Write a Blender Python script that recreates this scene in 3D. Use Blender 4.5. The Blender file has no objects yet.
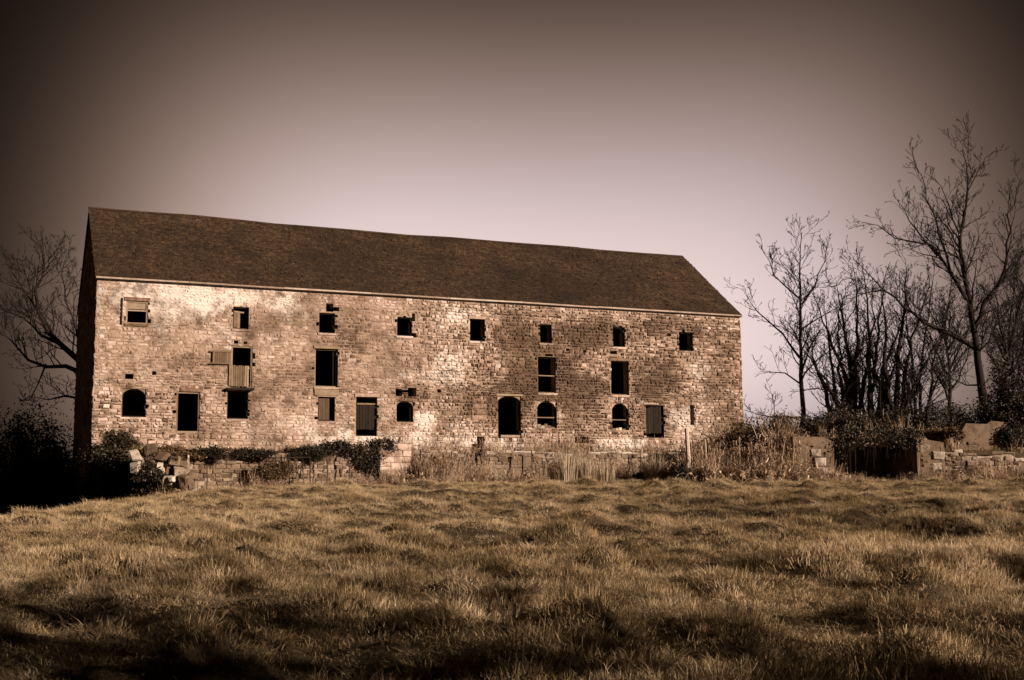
import bpy, math, random
import numpy as np
from mathutils import Vector, Matrix
random.seed(7); RNG = np.random.default_rng(7)
R = math.radians
S = bpy.context.scene
C = S.collection

# ------------------------------------------------------------------ camera
F_PX, PITCH, ROLL, EYE = 1209.5, 0.1251, -0.0078, 1.6
cam = bpy.data.cameras.new('camera'); camo = bpy.data.objects.new('camera', cam); C.objects.link(camo)
cam.sensor_width = 36; cam.lens = F_PX * 36 / 1024; cam.clip_end = 3000; cam.clip_start = .05
_F = Vector((0, math.cos(PITCH), math.sin(PITCH))); _R = Vector((1, 0, 0)); _D = Vector((0, math.sin(PITCH), -math.cos(PITCH)))
_R2 = _R * math.cos(ROLL) - _D * math.sin(ROLL); _D2 = _R * math.sin(ROLL) + _D * math.cos(ROLL)
m = Matrix.Identity(4)
for i in range(3):
    m[i][0] = _R2[i]; m[i][1] = -_D2[i]; m[i][2] = -_F[i]
m[2][3] = EYE
camo.matrix_world = m
S.camera = camo

def at(px, py, Y):
    """world point at depth Y that was measured at (px, py) in the photograph"""
    r = _F + _R2 * ((px - 512) / F_PX) + _D2 * ((py - 340) / F_PX)
    t = Y / r.y
    return Vector((r.x * t, r.y * t, EYE + r.z * t))

# ------------------------------------------------------------------ light
SUN_EL = R(15.5); SUN_DIR = Vector((.84 * math.cos(SUN_EL), -.543 * math.cos(SUN_EL), math.sin(SUN_EL))).normalized()
sun = bpy.data.lights.new('sun', 'SUN'); suno = bpy.data.objects.new('sun', sun); C.objects.link(suno)
sun.energy = 5.0; sun.angle = R(.55); sun.color = (1, .845, .73)
suno.rotation_euler = SUN_DIR.to_track_quat('Z', 'Y').to_euler()
W = bpy.data.worlds.new('World'); S.world = W; W.use_nodes = True
nt = W.node_tree; nt.nodes.clear(); N = nt.nodes.new; LK = nt.links.new
sky = N('ShaderNodeTexSky'); sky.sky_type = 'NISHITA'; sky.sun_disc = False
sky.sun_elevation = SUN_EL; sky.sun_rotation = math.atan2(SUN_DIR.x, SUN_DIR.y)
sky.dust_density = 3; sky.air_density = 1.2
bw = N('ShaderNodeRGBToBW'); LK(sky.outputs[0], bw.inputs[0])
geo = N('ShaderNodeTexCoord'); sep = N('ShaderNodeSeparateXYZ'); LK(geo.outputs['Generated'], sep.inputs[0])
# brightness of the sepia sky: brightest low over the fields behind the barn, falling off upward and to the sides
def M2(op, a, b=None):
    n = N('ShaderNodeMath'); n.operation = op
    for i, v in enumerate((a, b)):
        if v is None: continue
        if isinstance(v, (int, float)): n.inputs[i].default_value = v
        else: LK(v, n.inputs[i])
    return n.outputs[0]
az = M2('ARCTAN2', sep.outputs[0], sep.outputs[1])
el = M2('ARCSINE', sep.outputs[2])
ex = M2('DIVIDE', M2('SUBTRACT', az, .03), .325)
ey = M2('DIVIDE', M2('MAXIMUM', M2('SUBTRACT', el, .06), 0), .275)
g = M2('POWER', M2('ADD', M2('POWER', M2('ABSOLUTE', ex), 4.0), M2('POWER', ey, 2.8)), 1.0)
glow = M2('EXPONENT', M2('MULTIPLY', g, -1.0))
lvl = M2('ADD', M2('MULTIPLY', glow, 1.0), .008)
ramp = N('ShaderNodeValToRGB'); LK(lvl, ramp.inputs[0])
cr = ramp.color_ramp; cr.elements[0].position = 0; cr.elements[0].color = (.95, .60, .42, 1)
cr.elements[1].position = .75; cr.elements[1].color = (1.0, .80, .785, 1)
mul = N('ShaderNodeMix'); mul.data_type = 'RGBA'; mul.blend_type = 'MULTIPLY'; mul.inputs[0].default_value = 1
LK(ramp.outputs[0], mul.inputs[6]); LK(M2('MULTIPLY', M2('MULTIPLY', bw.outputs[0], lvl), 1.36), mul.inputs[7])
bg = N('ShaderNodeBackground'); LK(mul.outputs[2], bg.inputs[0]); bg.inputs[1].default_value = .15
wo = N('ShaderNodeOutputWorld'); LK(bg.outputs[0], wo.inputs[0])
S.view_settings.view_transform = 'Standard'; S.view_settings.look = 'None'
S.view_settings.exposure = .68; S.view_settings.gamma = 1; S.view_settings.use_curve_mapping = False
S.render.engine = 'CYCLES'; S.cycles.max_bounces = 6; S.cycles.diffuse_bounces = 3; S.cycles.transparent_max_bounces = 8

# ------------------------------------------------------------------ helpers
def tag(o, label=None, cat=None, group=None, kind=None):
    if label: o['label'] = label
    if cat: o['category'] = cat
    if group: o['group'] = group
    if kind: o['kind'] = kind
    return o
def empty(name, loc=(0, 0, 0), rz=0):
    o = bpy.data.objects.new(name, None); C.objects.link(o); o.location = loc; o.rotation_euler = (0, 0, rz)
    o.empty_display_size = .2
    return o
class MB:
    """collects faces; build() makes ONE mesh object"""
    def __init__(s): s.v = []; s.f = []; s.a = []; s.b = []
    def add(s, vs, fs, a=0., b=0.):
        n = len(s.v); s.v += [tuple(v) for v in vs]; s.f += [tuple(i + n for i in f) for f in fs]
        s.a += [a] * len(vs); s.b += [b] * len(vs)
    def box(s, x0, x1, y0, y1, z0, z1, a=None, j=0., tilt=None):
        vs = [Vector((x, y, z)) for z in (z0, z1) for y in (y0, y1) for x in (x0, x1)]
        if j: vs = [v + Vector((random.uniform(-j, j), random.uniform(-j, j), random.uniform(-j, j))) for v in vs]
        if tilt is not None:
            c = sum(vs, Vector()) / 8; q = Matrix.Rotation(tilt[0], 3, tilt[1]); vs = [q @ (v - c) + c for v in vs]
        s.add(vs, [(0, 2, 3, 1), (4, 5, 7, 6), (0, 1, 5, 4), (2, 6, 7, 3), (0, 4, 6, 2), (1, 3, 7, 5)], random.random() if a is None else a)
    def tube(s, pts, rad, n=5, a=None, cap=True):
        a = random.random() if a is None else a
        k = len(pts); vs = []; ref = Vector((.31, .17, .93)); up = None
        for i, p in enumerate(pts):
            d = (pts[min(i + 1, k - 1)] - pts[max(i - 1, 0)])
            if d.length < 1e-9: d = Vector((0, 0, 1))
            d.normalize()
            if up is None: up = d.orthogonal().normalized()
            up = (up - d * up.dot(d))
            up = up.normalized() if up.length > 1e-6 else d.orthogonal().normalized()
            w = d.cross(up)
            for q in range(n):
                t = 2 * math.pi * q / n
                vs.append(p + (up * math.cos(t) + w * math.sin(t)) * rad[i])
        fs = []
        for i in range(k - 1):
            for q in range(n):
                q2 = (q + 1) % n
                fs.append((i * n + q, i * n + q2, (i + 1) * n + q2, (i + 1) * n + q))
        if cap:
            fs.append(tuple(range(n - 1, -1, -1))); fs.append(tuple((k - 1) * n + q for q in range(n)))
        s.add(vs, fs, a)
    def mesh(s, name):
        me = bpy.data.meshes.new(name); me.from_pydata(s.v, [], s.f)
        at_ = me.attributes.new('tint', 'FLOAT', 'POINT'); at_.data.foreach_set('value', np.array(s.a, dtype=np.float32))
        ab = me.attributes.new('pale', 'FLOAT', 'POINT'); ab.data.foreach_set('value', np.array(s.b, dtype=np.float32))
        return me
    def build(s, name, mat, parent=None, smooth=False):
        me = s.mesh(name); o = bpy.data.objects.new(name, me); C.objects.link(o); o.parent = parent
        me.materials.append(mat)
        if smooth: me.polygons.foreach_set('use_smooth', [True] * len(me.polygons))
        return o
def mesh_np(name, V, Fq, mat, parent=None, tint=None, pale=None, smooth=False):
    """V (n,3), Fq (m,k) arrays -> one mesh object"""
    me = bpy.data.meshes.new(name); k = Fq.shape[1]
    me.vertices.add(len(V)); me.vertices.foreach_set('co', np.ascontiguousarray(V, dtype=np.float32).ravel())
    me.loops.add(Fq.size); me.loops.foreach_set('vertex_index', np.ascontiguousarray(Fq, dtype=np.int32).ravel())
    me.polygons.add(len(Fq)); me.polygons.foreach_set('loop_start', np.arange(0, Fq.size, k, dtype=np.int32))
    me.update(calc_edges=True)
    if tint is not None:
        at_ = me.attributes.new('tint', 'FLOAT', 'POINT'); at_.data.foreach_set('value', np.ascontiguousarray(tint, dtype=np.float32))
    if smooth: me.polygons.foreach_set('use_smooth', np.ones(len(Fq), dtype=bool))
    me.materials.append(mat)
    o = bpy.data.objects.new(name, me); C.objects.link(o); o.parent = parent
    return o
# value noise
_H = np.random.default_rng(11).random((256, 256))
def vnoise(x, y):
    x = np.asarray(x, float); y = np.asarray(y, float)
    xi = np.floor(x).astype(int); yi = np.floor(y).astype(int); fx = x - xi; fy = y - yi
    fx = fx * fx * (3 - 2 * fx); fy = fy * fy * (3 - 2 * fy)
    h = lambda i, j: _H[i & 255, j & 255]
    return (h(xi, yi) * (1 - fx) + h(xi + 1, yi) * fx) * (1 - fy) + (h(xi, yi + 1) * (1 - fx) + h(xi + 1, yi + 1) * fx) * fy
def fbm(x, y, o=4):
    s = 0; a = .5
    for i in range(o):
        s = s + a * vnoise(np.asarray(x) * 2 ** i + 17.3 * i, np.asarray(y) * 2 ** i + 5.1 * i); a *= .5
    return s / (1 - .5 ** o)
def sst(a, b, x):
    t = np.clip((np.asarray(x, float) - a) / (b - a), 0, 1); return t * t * (3 - 2 * t)

# ------------------------------------------------------------------ materials
def material(name, stops, tintw=.6, noise=((3., .4),), rough=.9, bump=.25, bump_scale=25., pale=None, stain=None, trans=0., rnd=0., spec=.2):
    """stops: colour ramp read by per-piece tint mixed with world-space noise"""
    mt = bpy.data.materials.new(name); mt.use_nodes = True; t = mt.node_tree; n = t.nodes; l = t.links.new
    bs = n['Principled BSDF']; bs.inputs['Roughness'].default_value = rough; bs.inputs['Specular IOR Level'].default_value = spec
    gp = n.new('ShaderNodeNewGeometry')
    def ma(op, a, b):
        q = n.new('ShaderNodeMath'); q.operation = op
        for i, v in enumerate((a, b)):
            if isinstance(v, (int, float)): q.inputs[i].default_value = v
            else: l(v, q.inputs[i])
        return q.outputs[0]
    def noi(sc, det=4, off=0.):
        q = n.new('ShaderNodeTexNoise'); q.inputs['Scale'].default_value = sc; q.inputs['Detail'].default_value = det
        q.inputs['Roughness'].default_value = .62
        mp = n.new('ShaderNodeVectorMath'); mp.operation = 'ADD'; mp.inputs[1].default_value = (off, off * 1.7, off * .6)
        l(gp.outputs['Position'], mp.inputs[0]); l(mp.outputs[0], q.inputs['Vector'])
        return q.outputs['Fac']
    att = n.new('ShaderNodeAttribute'); att.attribute_name = 'tint'
    v = ma('MULTIPLY', att.outputs['Fac'], tintw)
    for sc, w in noise:
        v = ma('ADD', v, ma('MULTIPLY', ma('SUBTRACT', noi(sc), .5), w * 2))
    if rnd:
        oi = n.new('ShaderNodeObjectInfo'); v = ma('ADD', v, ma('MULTIPLY', oi.outputs['Random'], rnd))
    v = ma('ADD', v, (1 - tintw - rnd) * .5)
    rp = n.new('ShaderNodeValToRGB'); l(v, rp.inputs[0]); e = rp.color_ramp.elements
    e[0].position = stops[0][0]; e[0].color = (*stops[0][1], 1); e[1].position = stops[-1][0]; e[1].color = (*stops[-1][1], 1)
    for p, c in stops[1:-1]:
        x = e.new(p); x.color = (*c, 1)
    col = rp.outputs[0]
    def mix(f, a, c):
        q = n.new('ShaderNodeMix'); q.data_type = 'RGBA'; l(f, q.inputs[0]); l(a, q.inputs[6])
        if isinstance(c, tuple): q.inputs[7].default_value = (*c, 1)
        else: l(c, q.inputs[7])
        return q.outputs[2]
    def band(x, lo, hi):
        q = n.new('ShaderNodeMapRange'); q.inputs[1].default_value = lo; q.inputs[2].default_value = hi; l(x, q.inputs[0]); return q.outputs[0]
    if pale:
        ap = n.new('ShaderNodeAttribute'); ap.attribute_name = 'pale'
        f = band(ma('ADD', ap.outputs['Fac'], ma('MULTIPLY', ma('SUBTRACT', noi(2.3, 6, 3.), .5), 1.6)), .35, .75)
        col = mix(ma('MULTIPLY', f, pale[1]), col, pale[0])
    if pale:
        fd = band(ma('ADD', ma('MULTIPLY', ap.outputs['Fac'], -1.), ma('MULTIPLY', ma('SUBTRACT', noi(1.9, 6, 13.), .5), 1.9)), .12, .6)
        col = mix(ma('MULTIPLY', fd, .8), col, (.07, .04, .023))
    if stain:
        for sc, lo, hi, c, w, off in stain:
            col = mix(ma('MULTIPLY', band(noi(sc, 6, off), lo, hi), w), col, c)
    l(col, bs.inputs['Base Color'])
    if bump:
        b = n.new('ShaderNodeBump'); b.inputs['Strength'].default_value = bump; b.inputs['Distance'].default_value = .02
        l(noi(bump_scale, 5), b.inputs['Height']); l(b.outputs[0], bs.inputs['Normal'])
    if trans:
        tr = n.new('ShaderNodeBsdfTranslucent'); l(col, tr.inputs[0]); mx = n.new('ShaderNodeMixShader'); mx.inputs[0].default_value = trans
        l(bs.outputs[0], mx.inputs[1]); l(tr.outputs[0], mx.inputs[2]); l(mx.outputs[0], n['Material Output'].inputs[0])
    return mt
ST = [(0, (.045, .024, .013)), (.22, (.16, .092, .056)), (.5, (.36, .24, .17)), (1, (.66, .53, .44))]
STAIN = [(.5, .50, .66, (.11, .066, .036), .7, 9.), (1.6, .54, .68, (.07, .04, .022), .75, 21.), (7., .58, .68, (.05, .03, .016), .7, 5.)]
M = {
 'stone': material('stone', ST, .75, ((.5, .16), (6., .28), (28., .22)), pale=((.69, .57, .465), .85), stain=STAIN, bump=.6, bump_scale=20),
 'mortar': material('mortar', [(0, (.09, .055, .032)), (.5, (.27, .185, .125)), (1, (.58, .46, .36))], .0, ((.6, .35), (9., .4)), pale=((.62, .52, .44), .85), stain=STAIN, bump=.7, bump_scale=16),
 'rubble': material('rubble', [(0, (.06, .036, .02)), (.4, (.2, .135, .085)), (1, (.62, .52, .42))], .8, ((.8, .3), (4., .3), (22., .2)), stain=STAIN, bump=.6, bump_scale=18),
 'plaster': material('plaster', [(0, (.085, .052, .03)), (1, (.27, .185, .12))], .2, ((1.2, .5), (8., .3)), stain=STAIN, bump=.5),
 'shingle': material('shingle', [(0, (.010, .0055, .003)), (.4, (.04, .0215, .0105)), (.75, (.095, .054, .027)), (1, (.23, .145, .08))], .45, ((.12, .25), (.8, .2), (5., .25), (30., .2)), stain=[(.16, .45, .62, (.022, .012, .006), .7, 31.), (.7, .52, .66, (.02, .011, .005), .6, 3.)], bump=.4),
 'paint': material('paint', [(0, (.12, .075, .048)), (.5, (.31, .22, .155)), (1, (.56, .46, .37))], .5, ((2., .4), (14., .4)), bump=.2),
 'wood': material('wood', [(0, (.06, .035, .02)), (.5, (.17, .11, .065)), (1, (.34, .25, .165))], .6, ((4., .3), (30., .3)), bump=.3),
 'old_wood': material('old_wood', [(0, (.03, .017, .009)), (1, (.13, .08, .047))], .6, ((4., .4), (30., .3)), bump=.3),
 'dark_wood': material('dark_wood', [(0, (.006, .0035, .002)), (1, (.030, .018, .010))], .6, ((5., .4),), bump=.3),
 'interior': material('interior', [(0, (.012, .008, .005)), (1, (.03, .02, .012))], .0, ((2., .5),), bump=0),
 'iron': material('iron', [(0, (.02, .013, .009)), (1, (.07, .04, .025))], .5, ((9., .5),), rough=.7, bump=.2),
 'bark': material('bark', [(0, (.007, .004, .0025)), (1, (.028, .017, .01))], .3, ((3., .5), (20., .4)), bump=.6, bump_scale=12),
 'soil': material('soil', [(0, (.018, .011, .005)), (.5, (.055, .035, .017)), (1, (.13, .09, .045))], .0, ((.6, .3), (5., .5), (20., .3)), bump=.8, bump_scale=8),
 'grass': material('grass', [(0, (.06, .039, .014)), (.25, (.24, .158, .068)), (.55, (.53, .375, .20)), (1, (.80, .63, .42))], .25, ((.22, .5), (.9, .5), (3., .3)), bump=0, trans=.25, rnd=.45),
 'weed': material('weed', [(0, (.05, .027, .013)), (.28, (.22, .13, .07)), (.55, (.48, .33, .21)), (1, (.76, .61, .45))], .4, ((.7, .5), (2.5, .3)), bump=0, trans=.15, rnd=.5),
 'straw': material('straw', [(0, (.26, .18, .10)), (1, (.66, .53, .37))], .7, ((3., .3),), bump=0, trans=.2, rnd=.1),
 'leaf': material('leaf', [(0, (.007, .0045, .002)), (.6, (.026, .017, .007)), (1, (.11, .07, .03))], .7, ((1.1, .3),), bump=0, trans=.12, rough=.6, spec=.3),
 'dead_leaf': material('dead_leaf', [(0, (.025, .013, .006)), (.6, (.12, .07, .03)), (1, (.30, .20, .10))], .7, ((1.1, .4),), bump=0, trans=.15),
 'moss': material('moss', [(0, (.06, .045, .015)), (1, (.30, .22, .09))], .6, ((1.4, .4),), bump=0, trans=.2),
}

# ------------------------------------------------------------------ terrain
AX, AY, ANG, LEN, WID, EAVE, RIDGE = -18.48, 53.18, .4101, 34.0, 11.87, 11.29, 15.65
CE, SE = math.cos(ANG), math.sin(ANG)
def loc(u, y): return np.array([AX + u * CE - y * SE, AY + u * SE + y * CE])     # barn frame -> plan
N1, N2, FB = np.array([-12.75, 47.6]), np.array([-13.75, 47.0]), np.array([-17.9, 51.3])
POLY_A = np.array([loc(3.7, -2.8), N1 + (-.3, .3), N2 + (.1, .5), FB + (.3, .2), (-19.2, 54.5), (-19.2, 400), (14, 400), (14, 69), loc(33.5, -2.8)])
POLY_B = np.array([(6.5, 61.5), (9.5, 56), (11.6, 51.75), (22.0, 51.75), (30, 53.5), (90, 58), (90, 400), (6.5, 400)])
PIT = np.array([(-13.4, 47.6), (-15.6, 43.6), (-18.5, 39.3), (-32, 33), (-32, 60), (-18.6, 56), (-18.6, 52)])
def sdist(P, x, y):
    """signed distance inside polygon (positive inside)"""
    d = np.full(np.shape(x), 1e9); ins = np.zeros(np.shape(x), bool); n = len(P)
    for i in range(n):
        a = P[i]; b = P[(i + 1) % n]; ex, ey = b - a; L2 = ex * ex + ey * ey
        t = np.clip(((x - a[0]) * ex + (y - a[1]) * ey) / L2, 0, 1)
        d = np.minimum(d, np.hypot(x - a[0] - t * ex, y - a[1] - t * ey))
        c = ((a[1] > y) != (b[1] > y)) & (x < (b[0] - a[0]) * (y - a[1]) / (b[1] - a[1] + 1e-12) + a[0])
        ins ^= c
    return np.where(ins, d, -d)
_tr = np.random.default_rng(5); NTU = 1700; _ty = 7 + 42 * _tr.random(NTU) ** .8; _tx = (_tr.random(NTU) * 2 - 1) * (_ty * .45 + 2)
TUS = np.stack([_tx, _ty, _tr.uniform(.17, .46, NTU), _tr.uniform(.05, .19, NTU)], 1)
def tussocks(x, y):
    z = np.zeros(np.shape(x))
    for (a, b, r, h) in TUS:
        m_ = (np.abs(x - a) < 2.6 * r) & (np.abs(y - b) < 2.6 * r)
        if m_.any(): z[m_] += h * np.exp(-((x[m_] - a) / (r * 1.25)) ** 2 - ((y[m_] - b) / (r * .8)) ** 2)
    return z
def height(x, y, fine=True):
    x = np.asarray(x, float); y = np.asarray(y, float)
    z = .04 * (np.clip(y, 0, 52) - 5) * sst(0, 12, y)
    z = z - 1.6 * sst(-10.5, -19.5, x) * sst(18, 40, y) + 2.6 * sst(56, 80, y) * sst(-17, -22, x)
    near = sst(75, 45, y)
    z = z - 2.3 * sst(-.2, 2.2, sdist(PIT, x, y))
    hum = (fbm(x * .42 + 3, y * .62) - .5) * .50 + (fbm(x * 1.1, y * 1.5 + 9, 3) - .5) * .42
    z = z + hum * sst(2, 7, y) * near
    if fine and np.ndim(x): z = z + tussocks(x, y)
    # old swathes left by the last mowing run slantwise over the field
    z = z + .05 * np.sin((x * .25 + y * .97) * 2.1 + 2 * fbm(x * .2, y * .2)) * near * sst(2, 8, y)
    tA = 3.1 + .25 * sst(0, 3, sdist(POLY_A, x, y)) - .55 * sst(50.5, 47.2, y) + .2 * (fbm(x * .8, y * .8) - .5)
    wA = sst(.05, .45, sdist(POLY_A, x, y))
    dB = sdist(POLY_B, x, y)
    tB = 3.25 + .9 * sst(0, 9, dB) + .3 * (fbm(x * .5, y * .5) - .5)
    wB = np.where(x < 11.4, sst(-.5, 4.5, dB), sst(.05, .45, dB))
    cell = (x > 13.45) & (x < 17.45) & (y < 56.9)
    wB = np.where(cell, 0, wB)
    z = z * (1 - wB) + tB * wB
    z = z * (1 - wA) + np.maximum(tA, z) * wA
    return z
def hz(x, y): return float(height(np.array([x]), np.array([y]), False)[0])
def axis(lo, hi, step, far, grow=1.35):
    a = list(np.arange(lo, hi + 1e-6, step)); s = step
    while a[-1] < far[1]: s *= grow; a.append(a[-1] + s)
    s = step
    while a[0] > far[0]: s *= grow; a.insert(0, a[0] - s)
    return np.array(a)
xs = axis(-24, 24, .15, (-900, 900)); ys = axis(4, 60, .15, (-900, 1400))
XX, YY = np.meshgrid(xs, ys); ZZ = height(XX, YY)
nx, ny = len(xs), len(ys); idx = np.arange(nx * ny).reshape(ny, nx)
FQ = np.stack([idx[:-1, :-1], idx[:-1, 1:], idx[1:, 1:], idx[1:, :-1]], -1).reshape(-1, 4)
ground = mesh_np('ground', np.stack([XX, YY, ZZ], -1).reshape(-1, 3), FQ, M['soil'], smooth=True)
tag(ground, 'rough dry meadow ground rising towards the old stone barn', 'ground', kind='structure')

# ------------------------------------------------------------------ stone walls
def stone_block(mb, O, eu, en, u0, u1, v0, v1, prot, tint, pale, jit=.028, ch=.03):
    """one dressed or rubble stone: sides, worn arris, slightly uneven face"""
    ch = min(ch, (u1 - u0) * .3, (v1 - v0) * .3)
    def P(u, v, w): return O + eu * u + Vector((0, 0, v)) + en * w
    j = lambda k=1.: random.uniform(-jit, jit) * k
    c = [(u0, v0), (u1, v0), (u1, v1), (u0, v1)]; sg = [(1, 1), (-1, 1), (-1, -1), (1, -1)]
    jj = [(j(), j()) for _ in c]
    vs = [P(a[0] + q[0], a[1] + q[1], -.03) for a, q in zip(c, jj)]
    vs += [P(a[0] + q[0], a[1] + q[1], max(prot - ch * .6, .0)) for a, q in zip(c, jj)]
    vs += [P(a[0] + q[0] + s[0] * ch * random.uniform(.7, 1.5), a[1] + q[1] + s[1] * ch * random.uniform(.7, 1.5), prot + j(.9)) for a, q, s in zip(c, jj, sg)]
    vs.append(P((u0 + u1) / 2 + j(2), (v0 + v1) / 2 + j(2), prot + random.uniform(0, .016)))
    fs = []
    for k in range(4):
        k2 = (k + 1) % 4
        fs += [(k, k2, 4 + k2, 4 + k), (4 + k, 4 + k2, 8 + k2, 8 + k), (8 + k, 8 + k2, 12)]
    mb.add(vs, fs, tint, pale)
def layout(L, v0f, v1f, hmin, hmax, wmin, wmax, holes=(), gap=.016, seed=1, clip=None, coarse=None):
    """irregular courses of stones as (u0,u1,v0,v1), cut round the openings"""
    rg = random.Random(seed); out = []; v = v0f
    while v < v1f - .06:
        h = rg.uniform(hmin, hmax)
        if v1f - (v + h) < hmin * .6: h = v1f - v
        u = -rg.uniform(0, wmin)
        while u < L - .03:
            w = rg.uniform(wmin, wmax) * (1.35 if rg.random() < .12 else 1)
            k = coarse(u, v) if coarse else 1
            w *= k
            a, b = max(u, 0), min(u + w, L)
            if L - b < wmin * .5: b = L; w = L - u
            u += w
            cells = [(a, b, v, v + h)]
            if h > .24 and rg.random() < .25: mid = v + h * rg.uniform(.4, .6); cells = [(a, b, v, mid), (a, b, mid, v + h)]
            for (a1, b1, c1, d1) in cells:
                pieces = [(a1, b1, c1, d1)]
                for (x0, y0, x1, y1) in holes:
                    np_ = []
                    for (p, q, r, s) in pieces:
                        if q <= x0 or p >= x1 or s <= y0 or r >= y1: np_.append((p, q, r, s)); continue
                        if r < y0 - .07: np_.append((p, q, r, y0)); r = y0
                        if s > y1 + .07: np_.append((p, q, y1, s)); s = y1
                        if p < x0: np_.append((p, x0, r, s))
                        if q > x1: np_.append((x1, q, r, s))
                    pieces = np_
                for (p, q, r, s) in pieces:
                    p += gap * rg.uniform(.4, 1); q -= gap * rg.uniform(.4, 1); r += gap * rg.uniform(.4, 1); s -= gap * rg.uniform(.4, 1)
                    if q - p < .05 or s - r < .04: continue
                    if clip and not clip((p + q) / 2, s): continue
                    out.append((p, q, r, s))
        v += h
    return out
def backing(L, v0, v1, holes, th, O, eu, en, mb, pfun=None):
    """solid wall slab with real openings; reveals included"""
    us = sorted({0, L, *[h[0] for h in holes], *[h[2] for h in holes]}); us = [u for u in us if 0 <= u <= L]
    vs = sorted({v0, v1, *[h[1] for h in holes], *[h[3] for h in holes]}); vs = [v for v in vs if v0 <= v <= v1]
    if pfun: us = sorted({*us, *np.arange(.5, L, .5)}); vs = sorted({*vs, *np.arange(v0 + .4, v1, .4)})
    nu, nv = len(us) - 1, len(vs) - 1
    solid = [[not any(h[0] < (us[i] + us[i + 1]) / 2 < h[2] and h[1] < (vs[k] + vs[k + 1]) / 2 < h[3] for h in holes) for k in range(nv)] for i in range(nu)]
    P = lambda u, v, w: O + eu * u + Vector((0, 0, v)) + en * w
    for i in range(nu):
        for k in range(nv):
            if not solid[i][k]: continue
            a, b, c, d = us[i], us[i + 1], vs[k], vs[k + 1]
            mb.add([P(a, c, 0), P(b, c, 0), P(b, d, 0), P(a, d, 0)], [(0, 1, 2, 3)], 0., pfun((a + b) / 2, (c + d) / 2) if pfun else 0.)
            mb.add([P(a, c, -th), P(b, c, -th), P(b, d, -th), P(a, d, -th)], [(3, 2, 1, 0)])
            for (di, dk, e0, e1) in ((-1, 0, (a, c), (a, d)), (1, 0, (b, d), (b, c)), (0, -1, (b, c), (a, c)), (0, 1, (a, d), (b, d))):
                i2, k2 = i + di, k + dk
                if 0 <= i2 < nu and 0 <= k2 < nv and solid[i2][k2]: continue
                mb.add([P(*e0, 0), P(*e1, 0), P(*e1, -th), P(*e0, -th)], [(0, 3, 2, 1)])
def lay_wall(parent, cells, O, eu, en, mat, nsingle, look, stuff_name='stonework', weight=None, th=.028):
    """largest stones become single parts, the rest one part of kind stuff"""
    order = sorted(range(len(cells)), key=lambda i: -(cells[i][1] - cells[i][0]) * (cells[i][3] - cells[i][2]) * (weight(cells[i]) if weight else 1))
    big = set(order[:nsingle]); rest = MB(); k = 0
    for i, (p, q, r, s) in enumerate(cells):
        tint, pale, prot = look((p + q) / 2, (r + s) / 2)
        if i in big:
            b = MB(); stone_block(b, O, eu, en, p, q, r, s, prot, tint, pale)
            b.build('stone', mat, parent)
        else:
            stone_block(rest, O, eu, en, p, q, r, s, prot, tint, pale)
    if rest.v: tag(rest.build(stuff_name, mat, parent), kind='stuff')

# ------------------------------------------------------------------ barn
OPEN = {  # name: (u0, v0, u1, v1) on the facade
 'A1': (1.27, 9.23, 2.22, 10.28), 'A2': (6.03, 9.22, 6.77, 10.26), 'A3': (10.11, 9.22, 10.89, 10.19), 'A4': (14.01, 9.25, 14.78, 10.19),
 'A5': (17.85, 9.16, 18.67, 10.28), 'A6': (21.73, 9.22, 22.41, 10.21), 'A7': (25.98, 9.19, 26.71, 10.26), 'A8': (30.03, 9.14, 30.92, 10.18),
 'B1': (5.99, 6.47, 6.97, 8.43), 'B2': (9.94, 6.63, 11.06, 8.45), 'B3': (21.59, 6.64, 22.61, 8.50), 'B4': (25.82, 6.64, 26.90, 8.44),
 'C1': (1.22, 5.05, 2.25, 6.32), 'C2': (3.58, 4.38, 4.62, 6.24), 'C3': (5.85, 5.04, 6.81, 6.33), 'C4': (10.11, 5.01, 10.93, 6.15),
 'C5': (11.97, 4.32, 13.02, 6.20), 'C6': (14.00, 5.03, 14.86, 6.05), 'C8': (19.35, 4.31, 20.62, 6.43),
 'C9': (21.51, 4.84, 22.64, 6.22), 'C10': (25.84, 4.79, 26.85, 6.21), 'C11': (27.87, 4.40, 28.98, 6.15), 'C12': (30.61, 5.12, 30.88, 6.20)}
RAG = [(10.44, 10.26, 10.80, 10.66), (10.80, 10.30, 11.10, 10.50), (14.78, 10.00, 14.95, 10.40), (14.78, 9.20, 15.02, 9.42), (13.95, 6.28, 14.28, 6.64),
       (14.28, 6.48, 14.58, 6.60), (14.58, 6.28, 15.02, 6.72), (22.00, 8.53, 22.45, 8.66), (25.79, 8.80, 26.21, 8.96), (23.65, 4.09, 24.45, 4.42),
       (23.80, 3.50, 24.65, 3.90), (17.95, 3.00, 18.62, 4.0), (18.2, 4.0, 18.6, 4.36), (1.32, 6.74, 1.68, 6.98), (2.48, 6.95, 2.66, 7.13),
       (6.1, 8.53, 6.3, 8.68), (6.55, 8.53, 6.72, 8.64), (16.1, 6.5, 16.3, 6.68), (23.2, 8.85, 23.4, 9.0), (24.2, 8.8, 24.4, 8.95), (29.3, 9.9, 29.55, 10.05)]
_rg = random.Random(19)
for _n, (a, b, c, d) in OPEN.items():      # crumbled stones round the openings
    if _n == 'C12': continue
    for _k in range(_rg.choice((2, 3, 4))):
        w_, h_ = _rg.uniform(.06, .17), _rg.uniform(.08, .2); v_ = _rg.uniform(b + .05, d - h_)
        RAG.append((a - w_, v_, a, v_ + h_) if _rg.random() < .5 else (c, v_, c + w_, v_ + h_))
    if _rg.random() < .6 and _n[0] != 'C': u_ = _rg.uniform(a, c - .2); RAG.append((u_, d, u_ + _rg.uniform(.12, .3), d + _rg.uniform(.06, .14)))
HOLES = list(OPEN.values()) + RAG
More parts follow.
